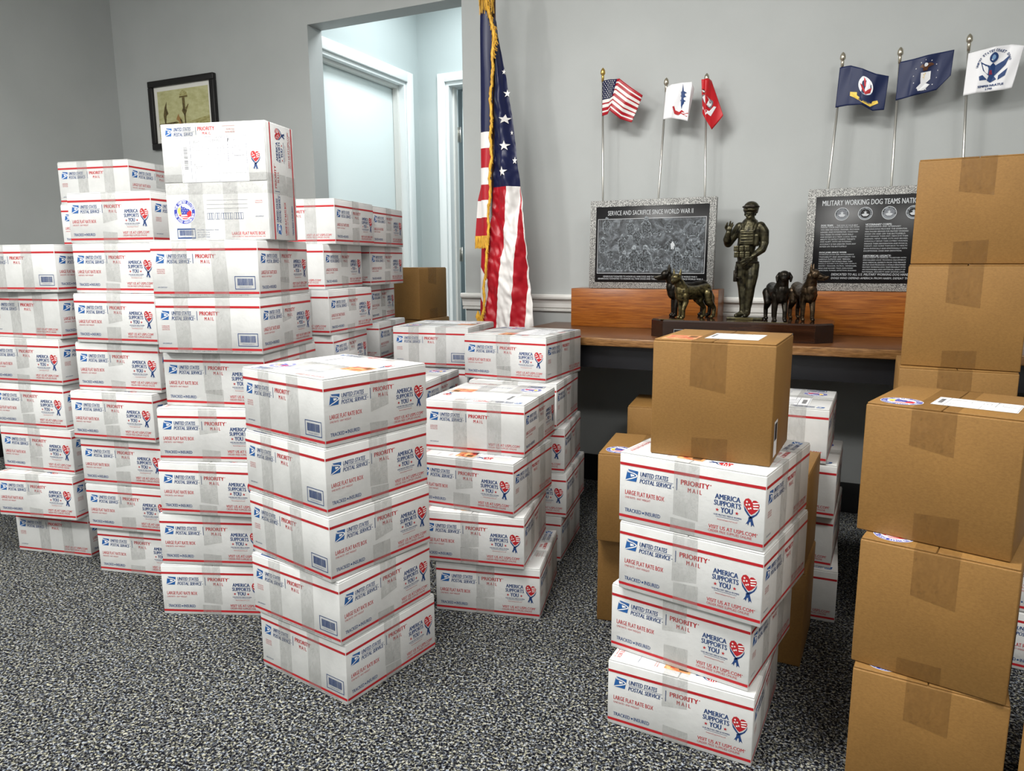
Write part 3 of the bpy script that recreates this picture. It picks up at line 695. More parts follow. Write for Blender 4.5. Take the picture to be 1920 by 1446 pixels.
# ------------------------------------------------------------------ plinths and plaques
def plinth(x0, x1, label):
    o = rthing('plinth', label, 'plinth', 0, 0, 0, 'wooden plinths on the desk')
    mb = MB(); mb.rbox(x0, x1, 2.950, 3.092, DZ, .899, 'plinth_wood', .0015); mb.build('block', o)
    return o
plinth(-1.092, -.474, 'long reddish wooden plinth on the desk under the left engraved plaque')
plinth(-.224, .44, 'long reddish wooden plinth on the desk under the right engraved plaque')
PT = 2.965
def plaque(x0, x1, z0, z1, label, border, dx=0):
    o = rthing('granite_plaque', label, 'plaque', x0, PT, z0, 'granite plaques on wooden plinths')
    W, H = x1-x0, z1-z0; M = Matrix.Rotation(R_(-2.0), 4, 'X')
    mb = MB(); mb.rbox(0, W, 0, .030, 0, H, 'granite', .0015, 1, M); mb.build('granite_slab', o)
    b = border; mb = MB(); mb.rbox(b, W-b, -.002, .004, b, H-b, 'black_granite', .0008, 1, M)
    def fn(u, v, l): return M @ Vector((b+(W-2*b)*u, -.002-l*1.5, H-b-(H-2*b)*v))
    return o, mb, fn, W-2*b, H-2*b
rnd = random.Random(8)
o, mb, fn, w, h = plaque(-1.018, -.500, .9005, 1.262, 'left grey granite plaque engraved with a crowded scene of soldiers and dogs', .026)
S = Sheet(mb, fn)
S.text('SERVICE AND SACRIFICE SINCE WORLD WAR II', .11, .055, .865, .115, 'engrave', .005)
S.frame(.02, .16, .98, .885, .004, .006, 'engrave')
S.rect(.03, .172, .97, .874, 'engraved_relief')
for k, (v0, v1) in enumerate(((.915, .935), (.945, .965))):
    S.text('GENEROUSLY DONATED TO HONOR ALL WAR DOGS AND THEIR HANDLERS WHO SERVED SINCE WORLD WAR II', .03+.05*(1-k), v0, .97-.05*(1-k), v1, 'engrave', 0)
def fig(u, v, s, m, kind):
    """a small standing, kneeling or dog silhouette of the engraving"""
    l = .0007 if m != 'relief_light' else .0005
    if kind == 'dog':
        S.poly([(u-.5*s, v-.30*s), (u-.42*s, v-.62*s), (u-.30*s, v-.70*s), (u-.26*s, v-.5*s), (u+.30*s, v-.46*s), (u+.46*s, v-.30*s), (u+.40*s, v), (u+.30*s, v), (u+.26*s, v-.2*s), (u-.12*s, v-.2*s), (u-.14*s, v), (u-.24*s, v), (u-.28*s, v-.3*s)], m, l)
    else:
        q = .55 if kind == 'kneel' else 1
        S.poly([(u-.16*s, v), (u-.20*s, v-.5*q*s), (u-.24*s, v-.95*q*s), (u-.10*s, v-1.12*q*s), (u-.10*s, v-1.30*q*s), (u-.02*s, v-1.40*q*s), (u+.08*s, v-1.33*q*s), (u+.09*s, v-1.14*q*s), (u+.22*s, v-.95*q*s), (u+.26*s, v-.55*q*s), (u+.14*s, v-.5*q*s), (u+.16*s, v), (u+.04*s, v), (u, v-.4*q*s), (u-.05*s, v)], m, l)
        S.poly([(u-.09*s, v-1.28*q*s), (u-.07*s, v-1.40*q*s), (u, v-1.44*q*s), (u+.09*s, v-1.38*q*s), (u+.12*s, v-1.27*q*s)], 'relief_light', .0009)
for (u, v, s_, m, k) in ((.36, .84, .19, 'engrave_dim', 's'), (.405, .85, .10, 'black_granite', 'dog'), (.46, .84, .19, 'print_grey', 's'), (.57, .80, .15, 'engrave_dim', 'kneel'), (.64, .80, .10, 'black_granite', 'dog'),
    (.46, .40, .15, 'print_grey', 's'), (.54, .38, .10, 'black_granite', 'dog'), (.38, .52, .14, 'engrave_dim', 's'), (.10, .34, .12, 'engrave_dim', 's'), (.32, .38, .12, 'print_grey', 's'), (.66, .34, .12, 'engrave_dim', 'kneel'),
    (.25, .60, .14, 'print_grey', 's'), (.12, .84, .12, 'black_granite', 'dog'), (.20, .84, .15, 'engrave_dim', 'kneel'), (.27, .84, .15, 'print_grey', 's'), (.74, .84, .17, 'print_grey', 's'), (.82, .84, .14, 'engrave_dim', 's'),
    (.90, .82, .12, 'engrave', 'kneel'), (.86, .42, .11, 'print_grey', 'dog'), (.54, .56, .12, 'engrave_dim', 'kneel'), (.60, .58, .09, 'black_granite', 'dog'), (.85, .66, .13, 'print_grey', 's'), (.92, .66, .12, 'engrave_dim', 's'), (.07, .60, .12, 'engrave_dim', 's'), (.14, .66, .10, 'print_grey', 'kneel'), (.92, .28, .09, 'black_granite', 'dog')):
    s2 = s_*1.12; fig(u, v+.012, s2*1.13, 'relief_light', k); fig(u, v, s2, 'relief_dark', k)
S.poly([(.70+.065*math.cos(a)*(1+.2*math.sin(3*a)), .52+.075*math.sin(a)*(1+.15*math.cos(4*a))) for a in [R_(20*q) for q in range(18)]], 'relief_dark', .0005); fig(.70, .57, .075, 'engrave', 's')
mb.build('engraved_panel', o)
o, mb, fn, w, h = plaque(-.168, .378, .9005, 1.273, 'right grey granite plaque engraved with rows of text and a line of round seals', .029)
S = Sheet(mb, fn)
S.text('MILITARY WORKING DOG TEAMS NATIONAL MONUMENT', .045, .045, .955, .105, 'engrave', .01)
for k in range(5):
    u = .185+.1575*k; v = .205
    S.disc(u, v, .049, .074, 'engrave', .0004, 30); S.disc(u, v, .045, .068, 'engrave_dim', .0006, 30, inner=None)
    S.disc(u, v, .049, .074, 'engrave', .0009, 30, inner=.93); S.disc(u, v, .033, .050, 'black_granite' if k % 2 else 'print_grey', .0008, 24)
    S.star(u, v-.012, .014, .022, 'engrave', .0010); S.poly([(u-.026, v+.01), (u, v-.006), (u+.026, v+.01), (u+.012, v+.030), (u-.012, v+.030)], 'engrave', .0010)
    S.arc_text(('UNITED STATES ARMY', 'MARINE CORPS', 'AIR FORCE', 'NAVY', 'COAST GUARD')[k], u, v, .040, .060, .20, -110, 110, 'black_granite', .0012)
def para(u0, v0, head, lines, wmax, dv=.0305):
    S.text(head, u0, v0, u0+wmax*.36*len(head)/10, v0+.022, 'engrave', .02, .12)
    for k, t in enumerate(lines): S.text(t, u0, v0+dv*(k+1), u0+wmax*min(1, len(t)/34), v0+dv*(k+1)+.0150, 'engrave', .0, .12)
para(.045, .32, 'DOG TEAM:', ['FRIEND, YOUR PARTNER AND LIFE SAVER', 'YOU ARE HIS VOICE, TRAINER, PROVIDER', 'LEADER, AND INTERPRETER. TOGETHER', 'YOU TRAIN TO HONE YOUR SKILLS', 'AND BONDS AS A TEAM. A DOG TEAMS', 'ABILITY TO DETECT ENEMY TARGETS', 'AND ALERT, WITH HIS INTERNAL', 'ACCURACY IS FAR GREATER THAN ANY', 'BONDS ON THE BATTLEFIELD'], .265, .0275)
S.text('THE DOG IS YOUR BEST', .155, .326, .30, .342, 'engrave', 0, .12)
para(.35, .32, 'VETERINARY CORPS:', ['VETERINARIANS AND VETERINARY', 'TECHNICIANS PROVIDE THE ESSENTIAL', 'HEALTHCARE SERVICES FOR MILITARY WORKING', 'DOGS ON AND OFF THE BATTLEFIELD.', 'THEY MANAGE THEIR DIET, MEDICATE THEIR', 'DISEASES, MEND THEIR CUTS AND BRUISES,', 'SURGICALLY REPAIR THEIR COMBAT WOUNDS,', 'MANAGE THEIR DEHYDRATION AND PHYSICAL', 'THERAPY, AND NURSE THEM BACK TO HEALTH', 'BOTH PHYSICALLY AND EMOTIONALLY WITH', 'EXCEPTIONAL CARE AND DEVOTION.'], .285, .0275)
para(.045, .635, 'DOG JOBS SINCE WWII:', ['WORKING DOGS SIZE, INTELLIGENCE', 'TRAINABILITY AND ADAPTABILITY TO', 'VARIOUS CLIMATES AND TERRAIN', 'THROUGHOUT THE WORLD MAKE THEM', 'IDEALLY SUITED FOR JOBS LIKE SCOUT,', 'SENTRY, TRACKER, PATROL, MESSENGER,', 'MINE AND BOOBY TRAP, EXPLOSIVES', 'DETECTION, TUNNEL DETECTION, BUILDING'], .265, .0265)
para(.35, .675, 'HISTORICAL LEGACY:', ['DEPARTMENT OF DEFENSE, TOGETHER WITH', 'SPECIALIZED DOG TRAINING EQUIPMENT,', 'AND MEDICAL EXPERTS FROM THE PRIVATE', 'SECTOR HAVE PRODUCED A WORLD RENOWNED', 'MILITARY WORKING DOG TEAM PROGRAM WITH', 'AN HONORABLE AND HISTORICAL LEGACY OF', 'NATIONAL SECURITY AND SAVING LIVES.'], .285, .0265)
para(.69, .32, 'SPECIAL TRIBUTE:', ['TO ALL WHO HAVE WORKED WITH DOGS', 'AND TO THOSE WHO HAVE SERVED WITH', 'COURAGE AND HONOR IN EVERY CONFLICT', 'SINCE THE START OF THE PROGRAM.'], .26)
S.text('DEDICATED TO ALL U.S. MILITARY WORKING DOG HANDLERS AND THEIR BELOVED', .14, .885, .90, .912, 'engrave', .0, .12)
S.text('DOGS WHO DEFEND AMERICA FROM HARM, DEFEAT THE ENEMY, AND SAVE LIVES', .14, .93, .90, .957, 'engrave', .0, .12)
mb.build('engraved_panel', o)

# ------------------------------------------------------------------ picture on the wall
pic = rthing('framed_picture', 'black framed sepia picture of a helmet on a rifle, on the far wall', 'picture', -3.762, T_WALL, 1.664)
W, H = .516, .378; b = .034; mb = MB()
for (x0, x1, z0, z1) in ((0, W, 0, b), (0, W, H-b, H), (0, b, b, H-b), (W-b, W, b, H-b)): mb.rbox(x0, x1, -.026, -.001, z0, z1, 'black_frame', .004, 3)
mb.build('frame', pic)
mb = MB(); mb.box(b-.002, W-b+.002, -.010, -.002, b-.002, H-b+.002, 'mat_board'); mb.build('mat', pic)
mb = MB(); m0 = .058
fn = lambda u, v, l: (m0+(W-2*m0)*u, -.0102-l*1.2, H-m0-(H-2*m0)*v)
mb.add([fn(0, 0, 0), fn(1, 0, 0), fn(1, 1, 0), fn(0, 1, 0)], [(0, 3, 2, 1)], 'sepia_print'); S = Sheet(mb, fn)
S.poly([(0, .70), (.3, .67), (.6, .69), (1, .60), (1, 1), (0, 1)], 'sepia_ground', .0003)
S.poly([(0, .68), (.35, .66), (.4, .69), (0, .74)], 'sepia_dark', .0005)
S.poly([(.12, .70), (.10, .5), (.13, .34), (.18, .22), (.17, .36), (.20, .48), (.16, .52), (.14, .70)], 'sepia_dark', .0005)
S.poly([(.44, .16), (.46, .07), (.50, .03), (.54, .03), (.585, .08), (.60, .16)], 'sepia_ground', .0006); S.poly([(.44, .15), (.60, .15), (.60, .18), (.44, .18)], 'sepia_dark', .0008)
S.poly([(.49, .18), (.54, .18), (.545, .42), (.57, .46), (.54, .54), (.545, .95), (.525, .95), (.51, .54), (.47, .45), (.495, .40)], 'sepia_dark', .0007)
S.poly([(.55, .40), (.60, .32), (.61, .34), (.56, .46)], 'sepia_dark', .0007)
S.poly([(.35, .62), (.37, .56), (.40, .50), (.41, .56), (.45, .62), (.52, .82), (.55, .95), (.44, .99), (.42, .99), (.42, .80), (.40, .66)], 'sepia_tan', .0008)
S.poly([(.42, .60), (.46, .64), (.52, .82), (.50, .86), (.44, .70)], 'sepia_dark', .0009)
mb.build('print', pic)

# ------------------------------------------------------------------ little flags standing behind the plaques
def interp(cols, u):
    k = min(int(u*(len(cols)-1)), len(cols)-2); f = u*(len(cols)-1)-k
    f = f*f*(3-2*f)*.5+f*.5
    a, b = cols[k], cols[k+1]; L = lambda p, q: tuple(p[i]+(q[i]-p[i])*f for i in range(len(p)))
    return L(a, b)
FT = 3.045
def small_flag(pa, pb, cols, cloth, label, printer=None, matfn=None, seed=0, finial='nickel'):
    """pa/pb: two points (s,z) of the pole; cols: (s_top,z_top,s_bottom,z_bottom,depth) across the cloth"""
    z0 = .8995; s0 = pb[0]+(pb[0]-pa[0])*(z0-pb[1])/(pb[1]-pa[1])
    o = rthing('desk_flag', label, 'flag', s0, FT, z0, 'small flags on metal rods behind the plaques')
    L = lambda s, t, z: Vector((s-s0, t-FT, z-z0))
    zt = pa[1]; sa = lambda z: pb[0]+(pa[0]-pb[0])*(z-pb[1])/(pa[1]-pb[1])
    mb = MB(); mb.tube([L(sa(z0), FT, z0), L(sa(zt-.03), FT, zt-.03)], .0042, 'brushed_metal', 10); mb.build('rod', o)
    mb = MB(); c = L(sa(zt-.045), FT, zt-.045)
    mb.lathe([(.0052, 0), (.0058, .020), (.0052, .026), (.0075, .028), (.0100, .032), (.0100, .038), (.0085, .046), (.005, .052), (.0005, .056)], finial, c, 14); mb.build('finial', o)
    cc = [(a, b, c2, d, t) for a, b, c2, d, t in cols]
    rnd = random.Random(seed); p1, p2 = rnd.uniform(0, 6), rnd.uniform(0, 6)
    def fn(u, v, l=0):
        a, b, c2, d, t = interp(cc, u)
        dep = t + .0035*math.sin(9*u+p1+2*v)*min(1, u*4) + .002*math.sin(17*u+5*v+p2)*min(1, u*4)
        return L(a+(c2-a)*v, FT-.0045-dep-l*1.6, b+(d-b)*v)
    mb = MB(); mb.grid(fn, 36, 22, matfn or (lambda u, v: cloth))
    S = Sheet(mb, fn)
    if printer: printer(S)
    c = mb.build('cloth', o); sm = c.modifiers.new('thickness', 'SOLIDIFY'); sm.thickness = .0006; sm.offset = 1
    return o
def us_mat(u, v): return 'flag_blue' if (u < .42 and v < .54) else ('flag_red' if int(v*13) % 2 == 0 else 'flag_white')
def p_stars(S):
    for j in range(9):
        for i in range(6 if j % 2 == 0 else 5): S.star(.04+.065*i+(.032 if j % 2 else 0), .045+.056*j, .018, .020, 'flag_white', .0006)
small_flag((-.997, 1.794), (-.987, 1.267), [(-.996, 1.752, -.995, 1.613, 0), (-.955, 1.752, -.968, 1.616, .012), (-.918, 1.750, -.958, 1.630, .020), (-.870, 1.712, -.912, 1.592, .016), (-.822, 1.678, -.866, 1.576, .006)], 'flag_white', 'small stars and stripes flag on a rod, leftmost of the small flags', p_stars, us_mat, 1, 'brass')
def p_army(S):
    S.poly([(.52, .04), (.56, .22), (.60, .34), (.57, .42), (.60, .55), (.56, .62), (.55, .72), (.51, .62), (.49, .5), (.50, .38), (.48, .30), (.51, .20)], 'print_blue', .0006)
    for v in (.26, .36, .48): S.poly([(.46, v), (.55, v-.04), (.64, v+.02), (.55, v+.05)], 'print_blue', .0007)
    S.poly([(.28, .66), (.33, .64), (.36, .76), (.46, .80), (.56, .74), (.64, .80), (.73, .80), (.78, .70), (.82, .72), (.80, .86), (.70, .90), (.60, .86), (.54, .84), (.44, .89), (.34, .86)], 'print_red', .0006)
small_flag((-.727, 1.728), (-.748, 1.269), [(-.729, 1.700, -.737, 1.578, 0), (-.700, 1.706, -.700, 1.578, .014), (-.660, 1.710, -.670, 1.572, .010), (-.624, 1.708, -.633, 1.560, .018), (-.615, 1.682, -.632, 1.585, .004)], 'white_cloth', 'small white flag with blue spear figure and red scroll on a rod', p_army, None, 2)
def p_marine(S):
    S.disc(.55, .50, .30, .12, 'print_grey', .0005, 20); S.disc(.55, .50, .25, .10, 'white_cloth', .0007, 20)
    for k in range(4): S.rect(.38, .425+.042*k, .72, .437+.042*k, 'black_frame', .0009)
    S.poly([(.15, .30), (.40, .27), (.62, .25), (.52, .33), (.60, .38), (.35, .37)], 'black_frame', .0007); S.poly([(.24, .31), (.44, .29), (.50, .33), (.34, .35)], 'flag_white', .0009)
    S.poly([(.30, .76), (.42, .80), (.50, .74), (.66, .68), (.85, .60), (.90, .66), (.72, .75), (.56, .80), (.48, .88), (.30, .84)], 'white_cloth', .0007)
small_flag((-.571, 1.728), (-.559, 1.265), [(-.580, 1.716, -.580, 1.640, 0), (-.586, 1.712, -.578, 1.585, .018), (-.572, 1.712, -.560, 1.556, .026), (-.556, 1.712, -.539, 1.522, .014), (-.550, 1.708, -.500, 1.574, .0)], 'red_cloth', 'small limp red flag with a round emblem, above the left plaque', p_marine, None, 3)
def p_navy(S):
    S.disc(.56, .44, .145, .25, 'label_paper', .0005, 26); S.disc(.56, .55, .125, .13, 'print_lightblue', .0006, 20, 0, 180)
    S.poly([(.44, .40), (.52, .46), (.58, .60), (.63, .50), (.68, .42), (.66, .58), (.58, .68), (.52, .60)], 'print_red', .0008); S.poly([(.54, .22), (.57, .26), (.585, .46), (.56, .46)], 'sticker_red', .0008)
    S.poly([(.28, .66), (.40, .66), (.40, .74), (.56, .86), (.70, .84), (.72, .76), (.84, .72), (.86, .80), (.74, .86), (.68, .93), (.52, .93), (.36, .80), (.28, .76)], 'yellow', .0007)
    S.text('CAMP STEWART', .42, .79, .68, .87, 'print_blue', .02, 0, .0012) if False else S.text('UNITED STATES NAVY', .43, .81, .67, .89, 'print_blue', .0, 0, .0012)
small_flag((-.082, 1.749), (-.104, 1.283), [(-.092, 1.706, -.098, 1.567, 0), (-.055, 1.708, -.055, 1.570, .010), (-.015, 1.690, -.012, 1.566, .020), (.030, 1.668, .026, 1.544, .012), (.071, 1.660, .064, 1.545, .004)], 'navy_cloth', 'small navy blue flag with an oval seal over a yellow scroll', p_navy, None, 4)
def p_af(S):
    for k in range(13): 
        a = R_(90+360*k/13); S.star(.52+.21*math.cos(a), .52-.40*math.sin(a), .012, .020, 'white_cloth', .0006)
    S.poly([(.40, .28), (.44, .22), (.52, .20), (.62, .22), (.66, .28), (.58, .32), (.56, .40), (.47, .40), (.46, .32)], 'pole_wood', .0006); S.disc(.53, .25, .04, .05, 'white_cloth', .0008, 16)
    S.poly([(.43, .44), (.62, .44), (.62, .66), (.56, .74), (.62, .80), (.54, .92), (.40, .90), (.38, .80), (.44, .72), (.43, .60)], 'white_cloth', .0006)
    for k in range(6):
        a = R_(60*k+10); S.poly([(.525, .55), (.525+.05*math.cos(a), .55-.09*math.sin(a)), (.525+.05*math.cos(a+.3), .55-.09*math.sin(a+.3))], 'yellow', .0009)
small_flag((.101, 1.744), (.107, 1.286), [(.101, 1.704, .098, 1.574, 0), (.140, 1.706, .140, 1.580, .010), (.180, 1.712, .178, 1.588, .014), (.225, 1.720, .222, 1.596, .010), (.266, 1.724, .262, 1.640, .004)], 'navy_cloth', 'small dark blue flag with a ring of white stars around a coat of arms', p_af, None, 5)
def p_cg(S):
    S.disc(.50, .24, .085, .115, 'print_blue', .0006, 22); S.disc(.50, .24, .045, .06, 'print_lightblue', .0008, 16)
    S.poly([(.28, .28), (.36, .36), (.44, .42), (.50, .36), (.56, .42), (.66, .34), (.78, .22), (.70, .44), (.60, .60), (.56, .66), (.60, .74), (.50, .80), (.42, .74), (.44, .64), (.34, .50)], 'print_blue', .0006)
    S.poly([(.28, .62), (.34, .60), (.42, .72), (.30, .72)], 'print_blue', .0006); S.poly([(.62, .66), (.76, .52), (.72, .68), (.62, .76)], 'print_blue', .0006)
    for k in range(4): S.rect(.445+.03*k, .52, .460+.03*k, .62, 'print_red', .0009)
    S.arc_text('UNITED STATES COAST GUARD', .50, .44, .30, .36, .16, -85, 75, 'print_blue', .0008)
    S.text('SEMPER PARATUS', .28, .84, .72, .89, 'print_blue', .02, 0, .0008); S.text('1790', .42, .915, .56, .96, 'print_blue', .02, 0, .0008)
small_flag((.307, 1.762), (.324, 1.372), [(.309, 1.708, .305, 1.571, 0), (.345, 1.712, .340, 1.574, .008), (.385, 1.718, .378, 1.576, .012), (.430, 1.722, .420, 1.578, .006), (.468, 1.712, .445, 1.582, .002)], 'white_cloth', 'small white flag with a dark blue eagle emblem, rightmost of the small flags', p_cg, None, 6)

# ------------------------------------------------------------------ the big flag on its pole
fo_s, fo_t = -1.435, 2.905
flagroot = rthing('flag_on_pole', 'tall stars and stripes flag with gold fringe hanging from a pole by the doorway', 'flag', fo_s, fo_t, 0)
FL = lambda s, t, z: Vector((s-fo_s, t-fo_t, z))
mb = MB(); mb.tube([(0, 0, .03), (0, 0, 2.36)], .0125, 'pole_wood', 14); mb.build('pole', flagroot)
mb = MB(); mb.lathe([(.115, 0), (.115, .012), (.10, .020), (.04, .030), (.022, .045), (.022, .09), (.014, .10)], 'brass', (0, 0, 0), 28); mb.build('base', flagroot)
mb = MB(); mb.lathe([(.014, 2.36), (.020, 2.375), (.012, 2.39), (.026, 2.42), (.018, 2.46), (.001, 2.52)], 'brass', (0, 0, 0), 16); mb.build('finial', flagroot)
def curve(pts):
    pts = sorted([(z, s) for s, z in pts])
    def f(z):
        if z <= pts[0][0]: return pts[0][1]
        for (z0, s0), (z1, s1) in zip(pts, pts[1:]):
            if z <= z1: return s0+(s1-s0)*(z-z0)/(z1-z0)
        return pts[-1][1]
    return f
cord = curve([(-1.438, 2.129), (-1.423, 2.045), (-1.402, 1.988), (-1.394, 1.905), (-1.398, 1.814), (-1.408, 1.703), (-1.409, 1.514), (-1.412, 1.417), (-1.417, 1.32), (-1.423, 1.222), (-1.431, 1.122), (-1.43, 1.062), (-1.44, 0.991), (-1.45, 0.868), (-1.463, 0.737), (-1.474, 0.60)])
right = curve([(-1.430, 2.20), (-1.412, 2.017), (-1.397, 1.933), (-1.379, 1.849), (-1.36, 1.764), (-1.342, 1.65), (-1.331, 1.584), (-1.318, 1.488), (-1.308, 1.411), (-1.297, 1.325), (-1.287, 1.247), (-1.276, 1.12), (-1.267, 0.991), (-1.26, 0.921), (-1.246, 0.831), (-1.238, 0.745), (-1.234, 0.60)])
b1 = curve([(-1.343, 1.327), (-1.365, 1.121), (-1.389, 0.971), (-1.408, 0.739), (-1.415, 0.60)])
b2 = curve([(-1.2975, 1.325), (-1.300, 1.218), (-1.304, 1.12), (-1.315, 0.991), (-1.336, 0.747), (-1.343, 0.60)])
b3 = curve([(-1.297, 1.325), (-1.289, 1.218), (-1.279, 1.12), (-1.270, 0.991), (-1.2695, 0.921), (-1.271, 0.744), (-1.275, 0.60)])
def depth(s, z):
    """soft vertical folds of the right-hand drape"""
    a, b = cord(z)-.01, right(z); u = min(1, max(0, (s-a)/max(.01, b-a))); k = min(1, (2.15-z)/1.1)
    w = noise.noise(Vector((s*18, 0, z*4)))*.022*k+noise.noise(Vector((s*34+z*12, 3, z*20)))*.014*k+noise.noise(Vector((s*70+z*20, 8, z*45)))*.005*k
    return 2.862-.020*math.sin(math.pi*min(1, u*1.25))-.012*k*math.sin(u*9.5+z*1.3)+.050*max(0, u-.72)**1.3+w
def ribbon(mb, L, Rr, z0, z1, mat, nu=14, nz=100, dfn=depth, off=0):
    mb.grid(lambda u, v: FL(*(lambda z: (lambda s: (s, dfn(s, z)+off, z))(L(z)+(Rr(z)-L(z))*u))(z1+(z0-z1)*v)), nu, nz, lambda u, v: mat)
mb = MB(); ZB = .62
ribbon(mb, cord, right, 1.326, 2.12, 'flag_blue', 20, 120)
ribbon(mb, cord, b1, ZB, 1.3262, 'flag_red'); ribbon(mb, b1, b2, ZB, 1.3262, 'flag_white'); ribbon(mb, b2, b3, ZB, 1.3262, 'flag_red', 8); ribbon(mb, b3, right, ZB, 1.3262, 'flag_white', 8)
# the back of the drape, round the pole
backd = lambda s, z: 2.945-.015*math.sin((s+1.5)*22)
lb = curve([(-1.455, 2.12), (-1.47, 1.3), (-1.48, .62)])
ribbon(mb, lb, lambda z: right(z)-.034, 1.326, 2.12, 'flag_blue', 10, 20, backd); ribbon(mb, lb, b1, ZB, 1.326, 'flag_white', 6, 20, backd); ribbon(mb, b1, lambda z: right(z)-.034, ZB, 1.326, 'flag_red', 6, 20, backd)
def jn(z, m): pass
rb = lambda z: right(z)-.034
mb.grid(lambda u, v: (lambda z: FL(right(z)-.034*u, depth(right(z), z)+(backd(rb(z), z)-depth(right(z), z))*u, z))(2.12+(ZB-2.12)*v), 3, 50, lambda u, v: 'flag_blue' if v < .53 else 'flag_white')
# stars sewn on the blue field
for (s, z, r, k) in ((-1.353, 1.703, .017, .8), (-1.356, 1.598, .021, 1), (-1.355, 1.491, .021, 1), (-1.360, 1.386, .021, 1), (-1.317, 1.431, .016, .6), (-1.333, 1.545, .010, .5), (-1.368, 1.79, .012, .6)):
    pts = [(s+r*k*(1 if i % 2 == 0 else .4)*math.sin(math.pi*i/5), z+r*(1 if i % 2 == 0 else .4)*math.cos(math.pi*i/5)) for i in range(10)]
    c = (s, z); vs = [FL(x, depth(x, zz)-.006, zz) for x, zz in pts]+[FL(s, depth(s, z)-.006, z)]
    mb.add(vs, [(i, (i+1) % 10, 10) for i in range(10)], 'flag_white', True)
# the narrow left fold with level stripes
pl = curve([(-1.457, 2.132), (-1.461, 1.802), (-1.464, 1.551), (-1.465, 1.406), (-1.466, 1.12)])
pr = curve([(-1.413, 2.125), (-1.412, 2.017), (-1.404, 1.796), (-1.412, 1.547), (-1.417, 1.403), (-1.420, 1.335), (-1.424, 1.271), (-1.428, 1.2), (-1.432, 1.119)])
dl = lambda s, z: 2.848-.020*math.sin(math.pi*(s+1.475)/.075)+noise.noise(Vector((s*30, 7, z*8)))*.004
zz = [2.13, 1.551, 1.486, 1.406, 1.337, 1.273, 1.201, 1.120]
for k in range(7):
    m = ['flag_blue', 'flag_white', 'flag_red', 'flag_white', 'flag_red', 'flag_white', 'flag_red'][k]; ribbon(mb, pl, pr, zz[k+1], zz[k], m, 8, 10, dl)
# a second ply flaring out to the left
p2 = curve([(-1.466, 1.40), (-1.484, 1.338), (-1.498, 1.274), (-1.503, 1.202), (-1.509, 1.121)]); d2l = lambda s, z: 2.868+.01*math.sin((s+1.5)*60)
for k, (a, b, m) in enumerate(((1.337, 1.40, 'flag_white'), (1.273, 1.337, 'flag_red'), (1.201, 1.273, 'flag_white'), (1.12, 1.201, 'flag_red'))): ribbon(mb, p2, lambda z: -1.452, a, b, m, 6, 8, d2l)
# the cloth behind it, below the hem
ul = curve([(-1.470, 1.16), (-1.486, 1.073), (-1.488, 0.971), (-1.491, 0.867), (-1.498, 0.747), (-1.502, .62)])
d3 = lambda s, z: 2.880-.015*math.sin((s+1.5)*40)+noise.noise(Vector((s*20, 9, z*9)))*.006
for k in range(3):
    m = ('flag_red', 'flag_white', 'flag_red')[k]; sl = .07
    za = (1.16, .99, .86)[k]; zb = (.99, .86, .62)[k]
    mb.grid(lambda u, v: (lambda z: FL(ul(z)+(cord(z)-.002-ul(z))*u, d3(ul(z)+(cord(z)-ul(z))*u, z), z-(0 if (k == 0 and v == 0) else sl*u*(1 if v > 0 or k > 0 else 0))))(za+(zb-za)*v), 8, 10, lambda u, v: m)
mb.build('flag_cloth', flagroot)
# gold fringe down the leading edge, along the hem, and the tassel at the top
rnd = random.Random(5); mb = MB()
z = 2.13; pts = []
while z > .60:
    pts.append(FL(cord(z)+rnd.uniform(-.0025, .0025)+.003*math.sin(z*40), 2.826+rnd.uniform(-.002, .002), z)); z -= .011
mb.tube(pts, [.0062+rnd.uniform(-.0012, .0012) for _ in pts], 'gold_fringe', 7)
for p in pts:
    for k in range(3 if p.z < 1.85 else 9):
        w = .010 if p.z < 1.85 else .030
        q = p + Vector((rnd.uniform(-.3, 1)*w*.7, rnd.uniform(-.006, .004), -rnd.uniform(.008, .020 if p.z < 1.85 else .035)))
        mb.tube([p+Vector((rnd.uniform(-.003, .003), rnd.uniform(-.003, .003), 0)), q], [.0013, .0010], 'gold_fringe', 4, False)
for k in range(150):
    s = -1.509+(.077)*k/150; zt = 1.120; t = (dl(s, 1.12) if s > -1.466 else d2l(s, 1.12))-.001
    mb.tube([FL(s, t, zt+.004), FL(s+rnd.uniform(-.002, .002), t+rnd.uniform(-.003, .001), 1.073+rnd.uniform(-.004, .004))], [.0014, .0012], 'gold_fringe', 4, False)
for k in range(60):
    f = k/60; s = -1.497+.025*f; zt = .80-.05*f
    mb.tube([FL(s, 2.856, zt), FL(s-.010+rnd.uniform(-.002, .002), 2.852, zt-.030)], [.0013, .001], 'gold_fringe', 4, False)
tag(mb.build('fringe', flagroot), 'gold fringe')
mb = MB()
for k in range(130):
    a = rnd.uniform(0, 6.28); r = rnd.uniform(.004, .030)
    mb.tube([FL(-1.434+.3*r*math.cos(a), 2.845+.3*r*math.sin(a), 2.20), FL(-1.434+r*math.cos(a), 2.842+r*math.sin(a), 2.09+rnd.uniform(-.03, .02)), FL(-1.432+1.15*r*math.cos(a), 2.842+r*math.sin(a), 2.03+rnd.uniform(-.02, .04))], [.0018, .0018, .0012], 'gold_fringe', 4, False)
tag(mb.build('tassel', flagroot), 'gold tassel at the top')

